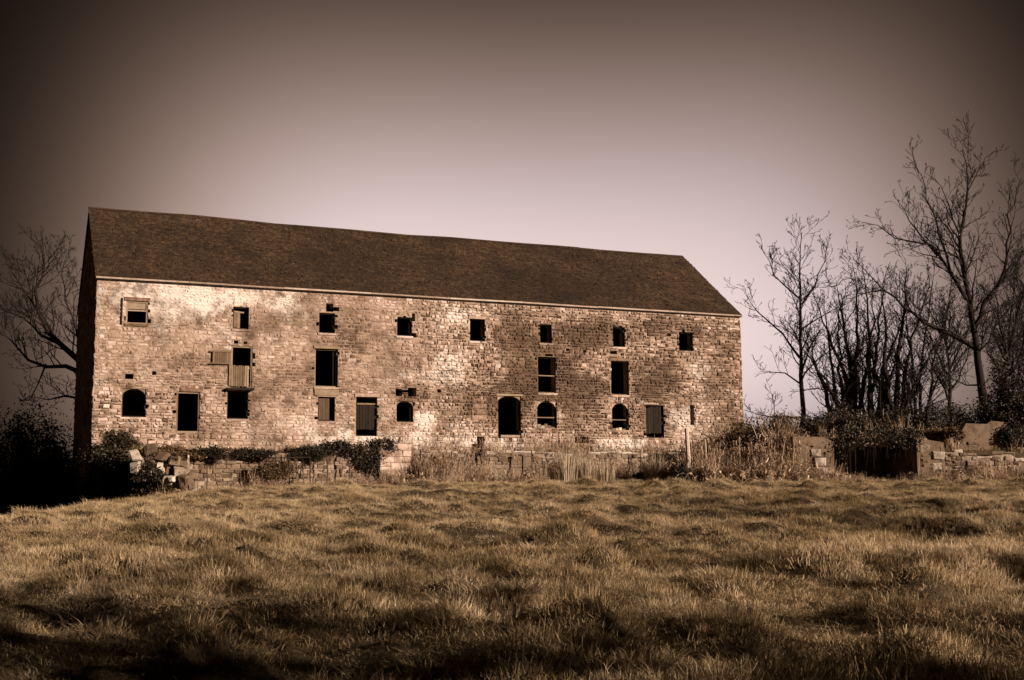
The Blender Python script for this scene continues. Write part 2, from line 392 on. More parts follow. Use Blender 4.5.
barn = tag(empty('barn', (AX, AY, 0), ANG), 'long roofless-looking three storey ruined stone barn with a shingled gable roof', 'barn')
barn['label'] = 'long derelict three-storey stone barn with brown shingled gable roof'
X1, Y1, Z1 = Vector((1, 0, 0)), Vector((0, 1, 0)), Vector((0, 0, 1))
BASE = 1.6; TH = .62
PALES = [(2.5, 10.4, 3.0, .9, .5), (7, 10.6, 3.4, .7, .5), (5.0, 8.9, 2.2, .9, .25), (17.3, 10.4, 1.6, .8, .55), (16.6, 8.2, 1.6, 1.0, .5), (15.5, 7.2, 2.2, .7, .35), (26.5, 4.0, 2.0, .6, .6),
         (29.8, 5.5, 1.0, .9, .6), (9.2, 8.5, 2.0, 1.2, .25), (12.3, 4.2, 3.0, .6, .4), (28.0, 9.5, 1.0, .8, .3), (31.3, 6.8, 1.0, 1.2, .3), (15.4, 5.2, .6, .4, .6), (22.6, 6.8, .7, .3, .4), (19, 4.0, 4, .5, .3), (30.5, 8.3, 1.3, .7, .3)]
DARKS = [(21.1, 7.0, .6, .5, .9), (14.5, 6.5, .7, .35, .6), (20.0, 5.4, 1.3, 1.3, .3), (22.8, 7.6, 2.6, 1.6, .35), (26.0, 9.9, 2.4, .5, .35), (28.6, 6.9, 1.6, 1.3, .35), (23.9, 5.9, 1.2, 1.0, .35), (18.4, 6.0, 1.4, .9, .4), (20.2, 9.6, 1.2, .9, .3), (15.0, 6.3, .9, .4, .5), (24.2, 4.2, .6, .5, .6), (11.5, 9.2, 1.6, 1.3, .4), (24.3, 9.7, .8, .5, .75), (22.5, 9.2, 3.4, 1.5, .35), (29.5, 8.2, 1.8, 1.0, .4), (20.5, 7.0, 2.8, .7, .5), (24.6, 7.0, .8, .5, .6), (28.5, 10.4, 1.5, .5, .4),
         (27.7, 7.1, 1.1, .6, .5), (18.2, 5.7, .5, .7, .3), (33.0, 8, .7, 3, .2), (8.6, 7.3, 2.0, .9, .2), (4.3, 7.6, 2.6, .6, .25), (31.0, 10.3, .5, .4, .5)]
def wall_look(u, v):
    p = sum(w * math.exp(-((u - a) / su) ** 2 - ((v - b) / sv) ** 2) for a, b, su, sv, w in PALES)
    d = sum(w * math.exp(-((u - a) / su) ** 2 - ((v - b) / sv) ** 2) for a, b, su, sv, w in DARKS)
    n = float(fbm(u * .45 + 40, v * .6 + 3)) - .5
    lime = max(0, min(1.1, p * 1.5 + n * 1.2 + .05))
    smooth = sst(17.5, 13, u) * max(float(sst(5.9, 7.2, v)), .75 * float(sst(4.6, 6.2, u)))          # the upper left keeps most of its render
    t = random.gauss(.58, .25) + n * .9 - d * 1.15 + p * .35
    if random.random() < .09: t -= .4
    t = t + (.6 + n * .9 + p * .3 - d * 1.0 - t) * .55 * float(smooth)
    prot = random.uniform(.012, .075) * (1 - .75 * float(smooth)) + .008
    if random.random() < .035: prot = -.02; t -= .3
    return max(0, min(1, t)), lime - d * 1.1, prot
mb = MB(); backing(LEN, BASE, EAVE - .02, HOLES, TH, Vector(), X1, -Y1, mb, lambda u, v: wall_look(u, v)[1])
front = mb.build('front_wall', M['mortar'], barn)
front['label'] = 'weathered sandstone front wall with patches of old limewash'
cells = layout(LEN, BASE + .3, EAVE - .06, .095, .20, .12, .36, HOLES, gap=.034, seed=5, coarse=lambda u, v: 1.05 if u < 14 else (.85 if u < 28 else 1.15))
lay_wall(front, cells, Vector(), X1, -Y1, M['stone'], 300, wall_look, weight=lambda c: 1 / (53 + .4 * c[0]) ** 2)
# quoins at the right-hand corner
v = BASE + .4; k = 0
while v < EAVE - .35:
    h = random.uniform(.30, .42); w = .75 if k % 2 else .42
    b = MB(); stone_block(b, Vector((LEN, 0, 0)), Y1, X1, -.035, w, v, v + h - .015, .035, random.uniform(.25, .8), random.uniform(0, .3)); b.build('quoin', M['stone'], front)
    v += h; k += 1
# gable walls and rear wall
RISE = RIDGE - EAVE - .25
def gable(u, en, name):
    mb = MB(); y0, y1 = TH + .003, WID - TH - .003
    pr = [(y0, BASE), (y1, BASE), (y1, EAVE - .1), (WID / 2, EAVE - .1 + RISE * .93), (y0, EAVE - .1)]
    a = [Vector((u, y, z)) for y, z in pr]; b = [Vector((u - en * TH, y, z)) for y, z in pr]
    n = len(pr); mb.add(a + b, [tuple(range(n))[::1 if en > 0 else -1], tuple(range(n, 2 * n))[::-1 if en > 0 else 1]] + [(i, (i + 1) % n, n + (i + 1) % n, n + i) for i in range(n)])
    w = mb.build(name, M['mortar'], barn)
    cl = lambda yy, s: s < EAVE - .2 + RISE * (1 - abs(yy - WID / 2) / (WID / 2))
    cs = layout(WID, BASE + .3, RIDGE - .5, .2, .34, .3, .8, [], seed=int(u) + 3, clip=cl)
    lay_wall(w, cs, Vector((u, 0, 0)), Y1, Vector((en, 0, 0)), M['stone'], 0, lambda p, q: (random.uniform(.2, .7), .1, random.uniform(.01, .04)))
gable(0.0, -1, 'gable_wall'); gable(LEN, 1, 'gable_wall')
mb = MB(); backing(LEN, BASE, EAVE - .02, [], TH, Vector((0, WID, 0)), X1, Y1, mb); mb.build('rear_wall', M['mortar'], barn)
# floors inside
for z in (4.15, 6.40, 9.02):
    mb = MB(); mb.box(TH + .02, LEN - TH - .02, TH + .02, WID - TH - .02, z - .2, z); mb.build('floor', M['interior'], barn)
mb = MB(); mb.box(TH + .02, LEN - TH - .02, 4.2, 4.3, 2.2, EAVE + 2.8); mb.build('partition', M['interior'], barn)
# roof
SL = math.hypot(WID / 2, RIDGE - EAVE); PITCHR = math.atan2(RIDGE - EAVE, WID / 2)
OV, OVE = .10, .07
def sag(u, t):   # the old roof dips and waves
    return .03 * math.sin(u * .33 + .6) * t + .025 * math.sin(u * .9 + t * 3) * t - .06 * math.exp(-((u - 19) / 8) ** 2) * t - .008 * math.sin(u * 2.3)
def rp(u, s, h=0, side=1):   # s: distance up the slope from the eave line
    t = s / SL; y = s * math.cos(PITCHR); z = EAVE + .06 + s * math.sin(PITCHR) + sag(u, max(t, 0))
    y -= h * math.sin(PITCHR); z += h * math.cos(PITCHR)
    return Vector((u, y if side > 0 else WID - y, z))
mb = MB(); nu, ns = 60, 12
for side in (1, -1):
    for h in (0, -.12):
        n0 = len(mb.v); vs = [rp(-OVE + (LEN + 2 * OVE) * i / nu, -OV + (SL + OV) * k / ns, h, side) for k in range(ns + 1) for i in range(nu + 1)]
        fl = (h == 0) == (side > 0)
        mb.add(vs, [((k * (nu + 1) + i), (k * (nu + 1) + i + 1), ((k + 1) * (nu + 1) + i + 1), ((k + 1) * (nu + 1) + i))[::1 if fl else -1] for k in range(ns) for i in range(nu)], .3)
    for u in (-OVE, LEN + OVE):
        pts = [rp(u, -OV + (SL + OV) * k / ns, 0, side) for k in range(ns + 1)] + [rp(u, -OV + (SL + OV) * k / ns, -.12, side) for k in range(ns + 1)]
        mb.add(pts, [(k, k + 1, ns + 2 + k, ns + 1 + k) for k in range(ns)], .3)
    pts = [rp(-OVE + (LEN + 2 * OVE) * i / nu, -OV, hh, side) for hh in (0, -.12) for i in range(nu + 1)]
    mb.add(pts, [(i, i + 1, nu + 2 + i, nu + 1 + i) for i in range(nu)], .3)
roof = mb.build('roof', M['shingle'], barn)
mb = MB(); s = -OV - .03; row = 0
while s < SL - .02:
    u = -OVE - .04 - random.uniform(0, .12)
    rowt = random.uniform(-.10, .10)
    while u < LEN + OVE:
        w = random.uniform(.08, .20); L_ = random.uniform(.16, .19)
        if random.random() > .012:
            lift = random.uniform(.014, .034) + (random.uniform(.02, .06) if random.random() < .06 else 0)
            a, b = max(u + .004, -OVE - .02), min(u + w - .006, LEN + OVE + .02); sk = random.uniform(-.012, .012); s0 = s + random.uniform(-.02, .015)
            t = min(1, max(0, random.gauss(.45, .24) + rowt))
            vs = [rp(a + sk, s0, lift), rp(b + sk, s0 + sk, lift + random.uniform(-.006, .008)), rp(b, s0 + L_, .006), rp(a, s0 + L_, .006), rp(a + sk, s0, .001), rp(b + sk, s0 + sk, .001)]
            mb.add(vs, [(0, 1, 2, 3), (4, 5, 1, 0), (4, 0, 3), (1, 5, 2)], t)
        u += w
    s += .14; row += 1
tag(mb.build('shingles', M['shingle'], roof), kind='stuff')
mb = MB(); u = -OVE
while u < LEN + OVE - .1:
    w = min(random.uniform(1.8, 3.2), LEN + OVE - u); c = [rp(q, SL, .03) for q in (u, u + w - .02)]
    for sd in (1, -1):
        lo = [rp(q, SL - .16, .035 + random.uniform(0, .012), sd) for q in (u, u + w - .02)]
        mb.add([lo[0], lo[1], c[1] + Vector((0, 0, .03)), c[0] + Vector((0, 0, .03))], [(0, 1, 2, 3)][::1], random.uniform(.2, .7))
    u += w
mb.build('ridge_cap', M['shingle'], roof)
# pale eave boards
u = -OVE
while u < LEN + OVE - .2:
    w = min(random.uniform(3.2, 4.6), LEN + OVE - u); mb = MB()
    d0, d1 = random.uniform(-.012, .012), random.uniform(-.012, .012)
    y = -OV * math.cos(PITCHR) - .055; z = EAVE - OV * math.sin(PITCHR) + .02
    vs = [Vector((q, yy, zz + dd + sag(q, 0))) for (q, dd) in ((u + .008, d0), (u + w - .008, d1)) for yy in (y - .035, y) for zz in (z - .045, z + .03)]
    mb.add(vs, [(0, 1, 5, 4), (2, 6, 7, 3), (1, 3, 7, 5), (0, 4, 6, 2), (0, 2, 3, 1), (4, 5, 7, 6)], random.random())
    mb.build('eave_board', M['paint'], barn); u += w
mb = MB(); mb.box(-OVE, LEN + OVE, -OV * math.cos(PITCHR) - .05, -.005, EAVE - .13, EAVE - .105); mb.build('soffit', M['dark_wood'], barn)
# windows and doors
def frame_ring(mb, o, t=.07, y0=.10, y1=.22, bottom=True):
    u0, v0, u1, v1 = o; e = .004
    mb.box(u0 + e, u0 + t, y0, y1, v0 + e, v1 - e); mb.box(u1 - t, u1 - e, y0, y1, v0 + e, v1 - e)
    mb.box(u0 + t + .002, u1 - t - .002, y0, y1, v1 - t, v1 - e)
    if bottom: mb.box(u0 + t + .002, u1 - t - .002, y0, y1, v0 + e, v0 + t)
def part(name, mat, parent, fn):
    mb = MB(); fn(mb); return mb.build(name, M[mat], parent)
def arch(mb, o, rise, y0=.06, y1=.3, n=8):
    u0, v0, u1, v1 = o; c = (u0 + u1) / 2; hw = (u1 - u0) / 2 - .004; vv = v1 - .004
    for sgn in (-1, 1):
        pts = [(c + sgn * hw * math.sin(t), vv - rise + rise * math.cos(t)) for t in [math.pi / 2 * i / n for i in range(n + 1)]]
        poly = pts + [(c + sgn * hw, vv)]
        a = [Vector((p, y0, q)) for p, q in poly]; b = [Vector((p, y1, q)) for p, q in poly]; k = len(poly)
        mb.add(a + b, [tuple(range(k)) if sgn > 0 else tuple(range(k))[::-1], tuple(range(k, 2 * k))[::-1] if sgn > 0 else tuple(range(k, 2 * k))] + [(i, k + i, k + (i + 1) % k, (i + 1) % k) for i in range(k)], .5)
def planks(mb, u0, u1, v0, v1, y0, y1, w=.12, gap=.012, skip=(), ragged=0.):
    n = max(2, round((u1 - u0) / w)); w = (u1 - u0) / n
    for i in range(n):
        if i in skip: continue
        mb.box(u0 + i * w, u0 + (i + 1) * w - gap, y0 + random.uniform(0, .012), y1, v0 + random.uniform(0, ragged), v1 - random.uniform(0, ragged), tilt=(random.uniform(-.01, .01), 'Y'))
for nm, o in OPEN.items():
    u0, v0, u1, v1 = o; door = nm in ('C2', 'C5', 'C8', 'C11')
    if nm == 'C12':
        part('wall_slit', 'wood', barn, lambda mb: mb.box(u0 + .005, u1 - .005, .25, .4, v0 + .005, v1 - .5)); continue
    w = part('door_frame' if door else 'window', 'wood' if nm in ('A1', 'B1', 'B2', 'C2', 'B3', 'B4') else 'dark_wood', barn, lambda mb: frame_ring(mb, o, .075 if nm in ('C2', 'A1', 'B1') else .055, .04 if nm in ('A1', 'C2', 'B1') else .12, .20))
    if not door and nm not in ('C9', 'C10'):
        part('sill', 'paint' if nm in ('B2', 'C3', 'C8') else 'stone', w, lambda mb: mb.box(u0 - .05, u1 + .05, -.06, .035, v0 - .10, v0 - .004, j=.008))
    if nm[0] != 'C' or nm in ('C3', 'C4'):
        if nm in ('A1', 'A5', 'B2', 'B4', 'C3', 'C4'): part('lintel', 'wood' if nm in ('B2', 'B4', 'C4') else 'stone', w, lambda mb: mb.box(u0 - .08, u1 + .08, -.055, -.004, v1 + .004, v1 + .15, j=.008))
    if nm in ('C1', 'C6'): part('arch', 'wood', w, lambda mb: arch(mb, o, .38 if nm == 'C1' else .3))
    if nm in ('C9', 'C10'):
        part('arch', 'stone', w, lambda mb: arch(mb, o, .48))
        part('bar', 'wood', w, lambda mb: mb.box(u0 + .06, u1 - .06, .14, .18, v0 + .52, v0 + .57))
        part('rubble_sill', 'rubble', w, lambda mb: [mb.box(u0 + .05 + i * .19, u0 + .23 + i * .19, .05, .3, v0 + .004, v0 + random.uniform(.05, .22), j=.02) for i in range(int((u1 - u0 - .1) / .19))])
    if nm == 'A1':
        part('board', 'wood', w, lambda mb: mb.box(u0 + .08, u1 - .08, .08, .11, v1 - .36, v1 - .09))
        part('sash_bar', 'paint', w, lambda mb: mb.box(u0 + .02, u1 - .02, .05, .10, v1 - .46, v1 - .40))
        part('shutter_hinge', 'dark_wood', w, lambda mb: mb.box(u0 - .22, u0 - .15, -.06, -.01, v0 - .05, v1 + .10))
    if nm == 'A2':
        part('board', 'wood', w, lambda mb: planks(mb, u0 + .06, u0 + .36, v0 + .05, v1 - .22, .10, .14, .14, ragged=.06))
        part('board', 'paint', w, lambda mb: mb.box(u0 + .06, u0 + .52, .08, .11, v1 - .27, v1 - .2, tilt=(.08, 'Y')))
    if nm == 'B1':
        def shut(mb):
            planks(mb, u0 - .86, u0 - .03, 7.58, 8.19, -.13, -.09, .10, .014); mb.box(u0 - .98, u0 - .02, -.16, -.132, 8.10, 8.17); mb.box(u0 - .98, u0 - .02, -.16, -.132, 7.54, 7.60)
        part('shutter', 'wood', w, shut)
        def hang(mb):
            planks(mb, u0 - .10, u0 + .82, 6.52, 7.52, -.10, -.06, .10, .016, ragged=.04); mb.box(u0 - .12, u0 + .84, -.058, -.03, 7.36, 7.44); mb.box(u0 - .12, u0 + .84, -.058, -.03, 6.62, 6.70)
        part('broken_shutter', 'wood', w, hang)
        part('ledge', 'dark_wood', w, lambda mb: mb.box(u0 - .22, u1 + .06, -.30, -.07, 6.36, 6.46, j=.015))
    if nm == 'B2':
        part('shutter', 'dark_wood', w, lambda mb: planks(mb, u1 - .2, u1 - .06, v0 + .06, v1 - .06, .23, .26, .12))
        part('sill_beam', 'wood', w, lambda mb: mb.box(u0 - .02, u1 + .03, -.09, -.062, v0 - .40, v0 - .12))
    if nm == 'B3':
        part('bar', 'paint', w, lambda mb: mb.box(u0 - .02, u1 - .1, -.02, .03, v0 + .86, v0 + .91))
        part('lintel', 'wood', w, lambda mb: mb.box(u0 - .06, u1 + .06, -.05, -.004, v1 + .004, v1 + .03))
    if nm == 'C4': part('board', 'old_wood', w, lambda mb: planks(mb, u0 + .06, u0 + .58, v0 + .06, v1 - .06, .10, .14, .17, .01))
    if nm == 'C5':
        part('door', 'dark_wood', w, lambda mb: planks(mb, u0 + .07, u1 - .06, v0 + .3, v1 - .25, .14, .19, .16, .014, ragged=.05))
        part('door_rail', 'wood', w, lambda mb: mb.box(u0 + .07, u1 - .07, .10, .137, v1 - .36, v1 - .29))
        part('lintel', 'stone', w, lambda mb: mb.box(u0 - .06, u1 + .06, -.06, -.004, v1 + .004, v1 + .16, j=.01))
    if nm == 'C8':
        part('arch', 'stone', w, lambda mb: arch(mb, o, .32))
        part('threshold', 'paint', w, lambda mb: mb.box(u0 + .1, u1 - .1, -.12, .04, v0 + .02, v0 + .14, j=.02))
        part('lintel', 'wood', w, lambda mb: mb.box(u0 - .1, u1 + .1, -.05, -.004, v1 + .004, v1 + .10, j=.01))
    if nm == 'C11':
        part('door', 'dark_wood', w, lambda mb: planks(mb, u0 + .06, u1 - .06, v0 + .22, v1 - .06, .14, .18, .16, .014, ragged=.1))
        part('lintel', 'paint', w, lambda mb: mb.box(u0 - .12, u1 - .35, -.06, -.004, v1 + .02, v1 + .12, j=.01))
    if nm == 'C2': part('lintel', 'stone', w, lambda mb: mb.box(u0 + .15, u1 + .1, -.06, -.004, v1 + .004, v1 + .26, j=.01))
# faint blocked-up window
bl = part('blocked_window', 'stone', barn, lambda mb: [stone_block(mb, Vector(), X1, -Y1, 17.92, 18.72, 5.2 + k * .27, 5.45 + k * .27, .055, .22 + random.random() * .15, 0) for k in range(4)])

# ------------------------------------------------------------------ terrace wall in front of the barn
tw = tag(empty('terrace_wall', tuple(loc(3.7, -3)) + (0,), ANG), 'low rubble retaining wall running along the foot of the barn', 'wall')
TWL = 26.5
def seg_wall(parent, name, O, eu, en, L, v0, vtop, th, mat_b, nsingle, seed, look=None, hh=(.12, .23), ww=(.16, .46)):
    mb = MB(); nseg = max(2, int(L / .6)); P = lambda u, v, w: O + eu * u + Z1 * v + en * w
    for i in range(nseg):
        a, b = L * i / nseg, L * (i + 1) / nseg; ta, tb = vtop(a), vtop(b)
        vs = [P(a, v0, 0), P(b, v0, 0), P(b, tb, 0), P(a, ta, 0), P(a, v0, -th), P(b, v0, -th), P(b, tb, -th), P(a, ta, -th)]
        fs = [(0, 1, 2, 3), (5, 4, 7, 6), (3, 2, 6, 7)]
        if i == 0: fs.append((4, 0, 3, 7))
        if i == nseg - 1: fs.append((1, 5, 6, 2))
        mb.add(vs, fs, .4)
    w = mb.build(name, mat_b, parent)
    cs = layout(L, v0, max(vtop(L * i / 40) for i in range(41)), *hh, *ww, [], seed=seed, clip=lambda u, s: s < vtop(u) + .06)
    lay_wall(w, cs, O, eu, en, M['rubble'], nsingle, look or (lambda u, v: (random.uniform(.0, .62), 0, random.uniform(.0, .10))))
    # coping stones along the top
    u = 0; mb = MB()
    while u < L - .1:
        wd = min(random.uniform(.3, .7), L - u); t = vtop(u + wd / 2)
        for q in (0,):
            vs = []
            stone_block(mb, P(0, 0, .03) - Vector((0, 0, 0)), eu, en, u, u + wd - .015, t - .02, t + random.uniform(.04, .14), .03, random.uniform(.2, .9), 0, jit=.02)
            # top face of the coping
            mb.add([P(u, t + .03, .02), P(u + wd - .015, t + .03, .02), P(u + wd - .015, t + .03, -th), P(u, t + .03, -th)], [(0, 1, 2, 3)], .5)
        u += wd
    mb.build('coping', M['rubble'], w)
    return w
tl = lambda u: 3.30 + .06 * math.sin(u * 1.3) + (.5 * sst(8.2, 8.7, u) * sst(10.15, 9.9, u)) + .12 * sst(10, 12, u)
seg_wall(tw, 'wall', Vector(), X1, -Y1, TWL, 1.3, tl, .6, M['mortar'], 60, 21)
# smooth squared pier and boarded panel in the wall
pr = MB(); pr.box(8.45, 9.95, -.30, -.10, 1.5, 3.86); part_pier = pr.build('pier', M['plaster'], tw)
cs = layout(1.5, 1.7, 3.84, .26, .34, .4, .7, [], seed=3)
for (p, q, r, s_) in cs:
    b = MB(); stone_block(b, Vector((8.45, -.30, 0)), X1, -Y1, p, q, r, s_, .02, random.uniform(.3, .7), .35, jit=.01, ch=.02); b.build('stone', M['stone'], part_pier)
part('panel', 'plaster', tw, lambda mb: mb.box(15.0, 16.0, -.14, -.09, 2.2, 3.3))

# ------------------------------------------------------------------ broken abutment at the left
ab = tag(empty('ruined_abutment', (N1[0], N1[1], 0)), 'crumbling stone abutment with dark overgrown side at the barn\'s left corner', 'ruin')
def V3(p, z=0): return Vector((p[0] - N1[0], p[1] - N1[1], z))
def dirn(a, b):
    d = Vector((b[0] - a[0], b[1] - a[1], 0)); L = d.length; return d / L, L
K1 = loc(3.7, -3)
d, L = dirn(N1, K1); seg_wall(ab, 'side_wall', V3(N1), d, Vector((d.y, -d.x, 0)), L - .1, .8, lambda u: 2.35 + .55 * sst(0, 1.6, u) + .3 * sst(2, 3.6, u) + .12 * math.sin(u * 5), .5, M['mortar'], 20, 31)
d, L = dirn(N2, N1); seg_wall(ab, 'end_wall', V3(N2), d, Vector((d.y, -d.x, 0)), L, -.6, lambda u: 2.85 - .75 * sst(.3, 1.1, u) + .15 * math.sin(u * 7), .5, M['mortar'], 20, 33, hh=(.22, .4), ww=(.3, .6), look=lambda u, v: (random.uniform(.1, .7), 0, random.uniform(.0, .12)))
d, L = dirn(FB, N2); seg_wall(ab, 'shaded_wall', V3(FB), d, Vector((d.y, -d.x, 0)), L, -2.2, lambda u: 3.25 - .25 * sst(3, 5.5, u) + .1 * math.sin(u * 3), .5, M['mortar'], 30, 35)
# fallen stones lying round the end
def boulder(x, y, sx, sy, sz, rz, label, parent=None, z=None):
    me = MB(); n = 3; vs = []; rg = random.Random(int(x * 1000) ^ int(y * 77))
    import bmesh
    bm = bmesh.new(); bmesh.ops.create_cube(bm, size=1.7)
    for v_ in bm.verts:
        v_.co += Vector((rg.uniform(-.38, .38), rg.uniform(-.38, .38), rg.uniform(-.38, .38)))
    bmesh.ops.bevel(bm, geom=list(bm.edges), offset=.22, segments=1, affect='EDGES')
    bmesh.ops.triangulate(bm, faces=list(bm.faces))
    for v_ in bm.verts:
        v_.co += Vector((rg.uniform(-.07, .07), rg.uniform(-.07, .07), rg.uniform(-.07, .07))); v_.co.x *= sx; v_.co.y *= sy; v_.co.z *= sz
    mesh = bpy.data.meshes.new('fallen_stone'); bm.to_mesh(mesh); bm.free()
    a = mesh.attributes.new('tint', 'FLOAT', 'POINT'); a.data.foreach_set('value', [rg.choice((.05, .2, .35, .5, .7, .85))] * len(mesh.vertices))
    mesh.materials.append(M['rubble']); o = bpy.data.objects.new('fallen_stone' if parent is None else 'stone', mesh); C.objects.link(o)
    o.location = (x, y, hz(x, y) + sz * .55); o.rotation_euler = (rg.uniform(-.2, .2), rg.uniform(-.2, .2), rz)
    if parent is not None: o.parent = parent; o.location = Vector((x, y, z)) - parent.location; return
    tag(o, label, 'stone')
for (px, py, w_, h_) in ((137, 456, 11, 9), (150, 450, 12, 9), (138, 468, 9, 12), (163, 457, 12, 10), (175, 461, 11, 9), (170, 471, 10, 9), (181, 472, 11, 11), (168, 481, 9, 8), (178, 486, 15, 9), (187, 481, 9, 12), (158, 469, 9, 10), (147, 462, 8, 8), (152, 474, 8, 7), (163, 487, 8, 6), (145, 478, 8, 7), (174, 478, 6, 5), (190, 488, 7, 5), (156, 460, 6, 6), (183, 463, 6, 6), (192, 474, 5, 6)):
    p = at(px, py, 46.75 + random.uniform(-.25, .25)); k_ = 46.8 / F_PX * .66
    boulder(p.x, p.y, w_ * k_, .3, h_ * k_, random.uniform(-.5, .5), '', ab, p.z)
boulder(-12.35, 46.75, .42, .36, .34, .4, 'large pale fallen block at the foot of the broken abutment end')
boulder(-13.35, 46.35, .32, .3, .26, 1.1, 'smaller pale block lying left of the large fallen block')
boulder(-11.7, 47.3, .26, .22, .2, .2, 'low fallen stone in the grass right of the broken abutment')

# ------------------------------------------------------------------ ruined cellar at the right
ce = tag(empty('ruined_cellar', (15.5, 51.6, 0)), 'half-buried stone cellar ruin with a black opening under brush, right of barn', 'ruin')
def cx(x): return x - 15.5
def prism(mb, poly, y0, y1, a=.5):
    k = len(poly); A = [Vector((p, y0, q)) for p, q in poly]; B = [Vector((p, y1, q)) for p, q in poly]
    mb.add(A + B, [tuple(range(k)), tuple(range(2 * k - 1, k - 1, -1))] + [(i, k + i, k + (i + 1) % k, (i + 1) % k) for i in range(k)], a)
part('wing_wall', 'plaster', ce, lambda mb: prism(mb, [(cx(11.9), 1.5), (cx(13.62), 1.5), (cx(13.62), 3.62), (cx(13.2), 3.82), (cx(11.9), 3.86)], -.1, .45))
part('wing_wall', 'plaster', ce, lambda mb: prism(mb, [(cx(17.28), 1.5), (cx(18.3), 1.5), (cx(18.3), 3.55), (cx(17.0), 3.78), (cx(17.0), 3.68), (cx(17.28), 3.6)], -.1, .45))
part('jamb', 'wood', ce, lambda mb: mb.box(cx(17.12), cx(17.24), -.14, .0, 1.6, 3.6))
for (x, z, s_) in ((13.0, 2.75, .24), (12.85, 3.15, .2), (13.1, 2.4, .2), (18.05, 3.0, .24), (17.95, 2.55, .18)):
    b = MB(); stone_block(b, Vector((cx(x), -.1, 0)), X1, -Y1, -s_, s_, z - s_ * .7, z + s_ * .7, .07, .95, 1, jit=.03); b.build('stone', M['rubble'], ce)
for (x0, ww_, zt, yy_) in ((11.95, 1.63, 3.55, -.1), (17.32, .95, 3.5, -.1), (18.75, 2.6, 3.6, .75)):      # stones showing where the render has come away
    for (p, q, r, s_) in layout(ww_, 1.7 if yy_ < 0 else 3.1, zt, .16, .3, .22, .55, [], gap=.03, seed=int(x0 * 10)):
        if random.random() < (.45 if yy_ < 0 else .6): continue
        b = MB(); stone_block(b, Vector((cx(x0), yy_, 0)), X1, -Y1, p, q, r, s_, random.uniform(.012, .05), random.uniform(.15, .6), 0, jit=.03); b.build('stone', M['rubble'], ce)
part('side_wall', 'mortar', ce, lambda mb: mb.box(cx(13.2), cx(13.61), .46, 5.2, 1.4, 3.45))
part('side_wall', 'mortar', ce, lambda mb: mb.box(cx(17.29), cx(17.7), .46, 5.2, 1.4, 3.45))
part('rear_wall', 'mortar', ce, lambda mb: mb.box(cx(13.2), cx(17.7), 5.21, 5.6, 1.4, 3.45))
part('roof_slab', 'mortar', ce, lambda mb: mb.box(cx(13.1), cx(17.8), .5, 5.7, 3.46, 3.72, j=.05))
seg_wall(ce, 'rubble_wall', Vector((cx(18.31), -.05, 0)), X1, -Y1, 3.4, 1.5, lambda u: 3.0 + .12 * math.sin(u * 3) - .3 * sst(2.6, 3.4, u), .45, M['mortar'], 40, 41)
part('upper_wall', 'plaster', ce, lambda mb: prism(mb, [(cx(18.7), 2.6), (cx(21.4), 2.6), (cx(21.4), 4.42), (cx(20.7), 4.5), (cx(20.5), 4.36), (cx(19.6), 4.4), (cx(19.3), 3.9), (cx(18.7), 3.7)], .75, 1.2))

# ------------------------------------------------------------------ trees
def wander(p, d, L, r0, r1, n, wig, up=0., droop=0.):
    pts = [p.copy()]; rad = [r0]; d = d.normalized(); st = L / n
    for i in range(n):
        d = (d + Vector((random.gauss(0, wig), random.gauss(0, wig), random.gauss(0, wig))) + Vector((0, 0, up - droop * i / n))).normalized()
        pts.append(pts[-1] + d * st); t = (i + 1) / n; rad.append(r0 + (r1 - r0) * t)
    return pts, rad
def spread(d, ang):
    o = d.orthogonal().normalized(); o = Matrix.Rotation(random.uniform(0, 2 * math.pi), 3, d) @ o
    return (d * math.cos(ang) + o * math.sin(ang)).normalized()
def shoots(cb, pts, rad, lv, L, cfg, t0=.25):
    """side branches along a limb, then their own twigs"""
    if lv > cfg['depth']: return
    tot = sum((pts[i + 1] - pts[i]).length for i in range(len(pts) - 1)); n = max(2, int(tot * cfg['dens'][lv]))
    for k in range(n):
        t = t0 + (1 - t0) * (k + random.random()) / n; f = t * (len(pts) - 1); i = min(int(f), len(pts) - 2); q = f - i
        p = pts[i].lerp(pts[i + 1], q); d = (pts[i + 1] - pts[i]).normalized(); r = rad[i] * (1 - q) + rad[i + 1] * q
        bl = L * cfg['ratio'] * random.uniform(.6, 1.15) * (1.15 - .55 * t); br = max(min(r * random.uniform(.4, .65), bl * .022), .014)
        nd = spread(d, random.uniform(.5, 1.0)); nd = (nd + Vector((0, 0, cfg.get('lift', .25)))).normalized()
        m_ = 5 if lv <= 1 else (4 if lv == 2 else 3)
        a, b = wander(p, nd, bl, br, max(br * .3, .010), m_, .17, cfg.get('up', .05))
        cb.tube(a, b, 5 if br > .06 else (4 if br > .025 else 3), cap=False)
        shoots(cb, a, b, lv + 1, bl, cfg, .18)
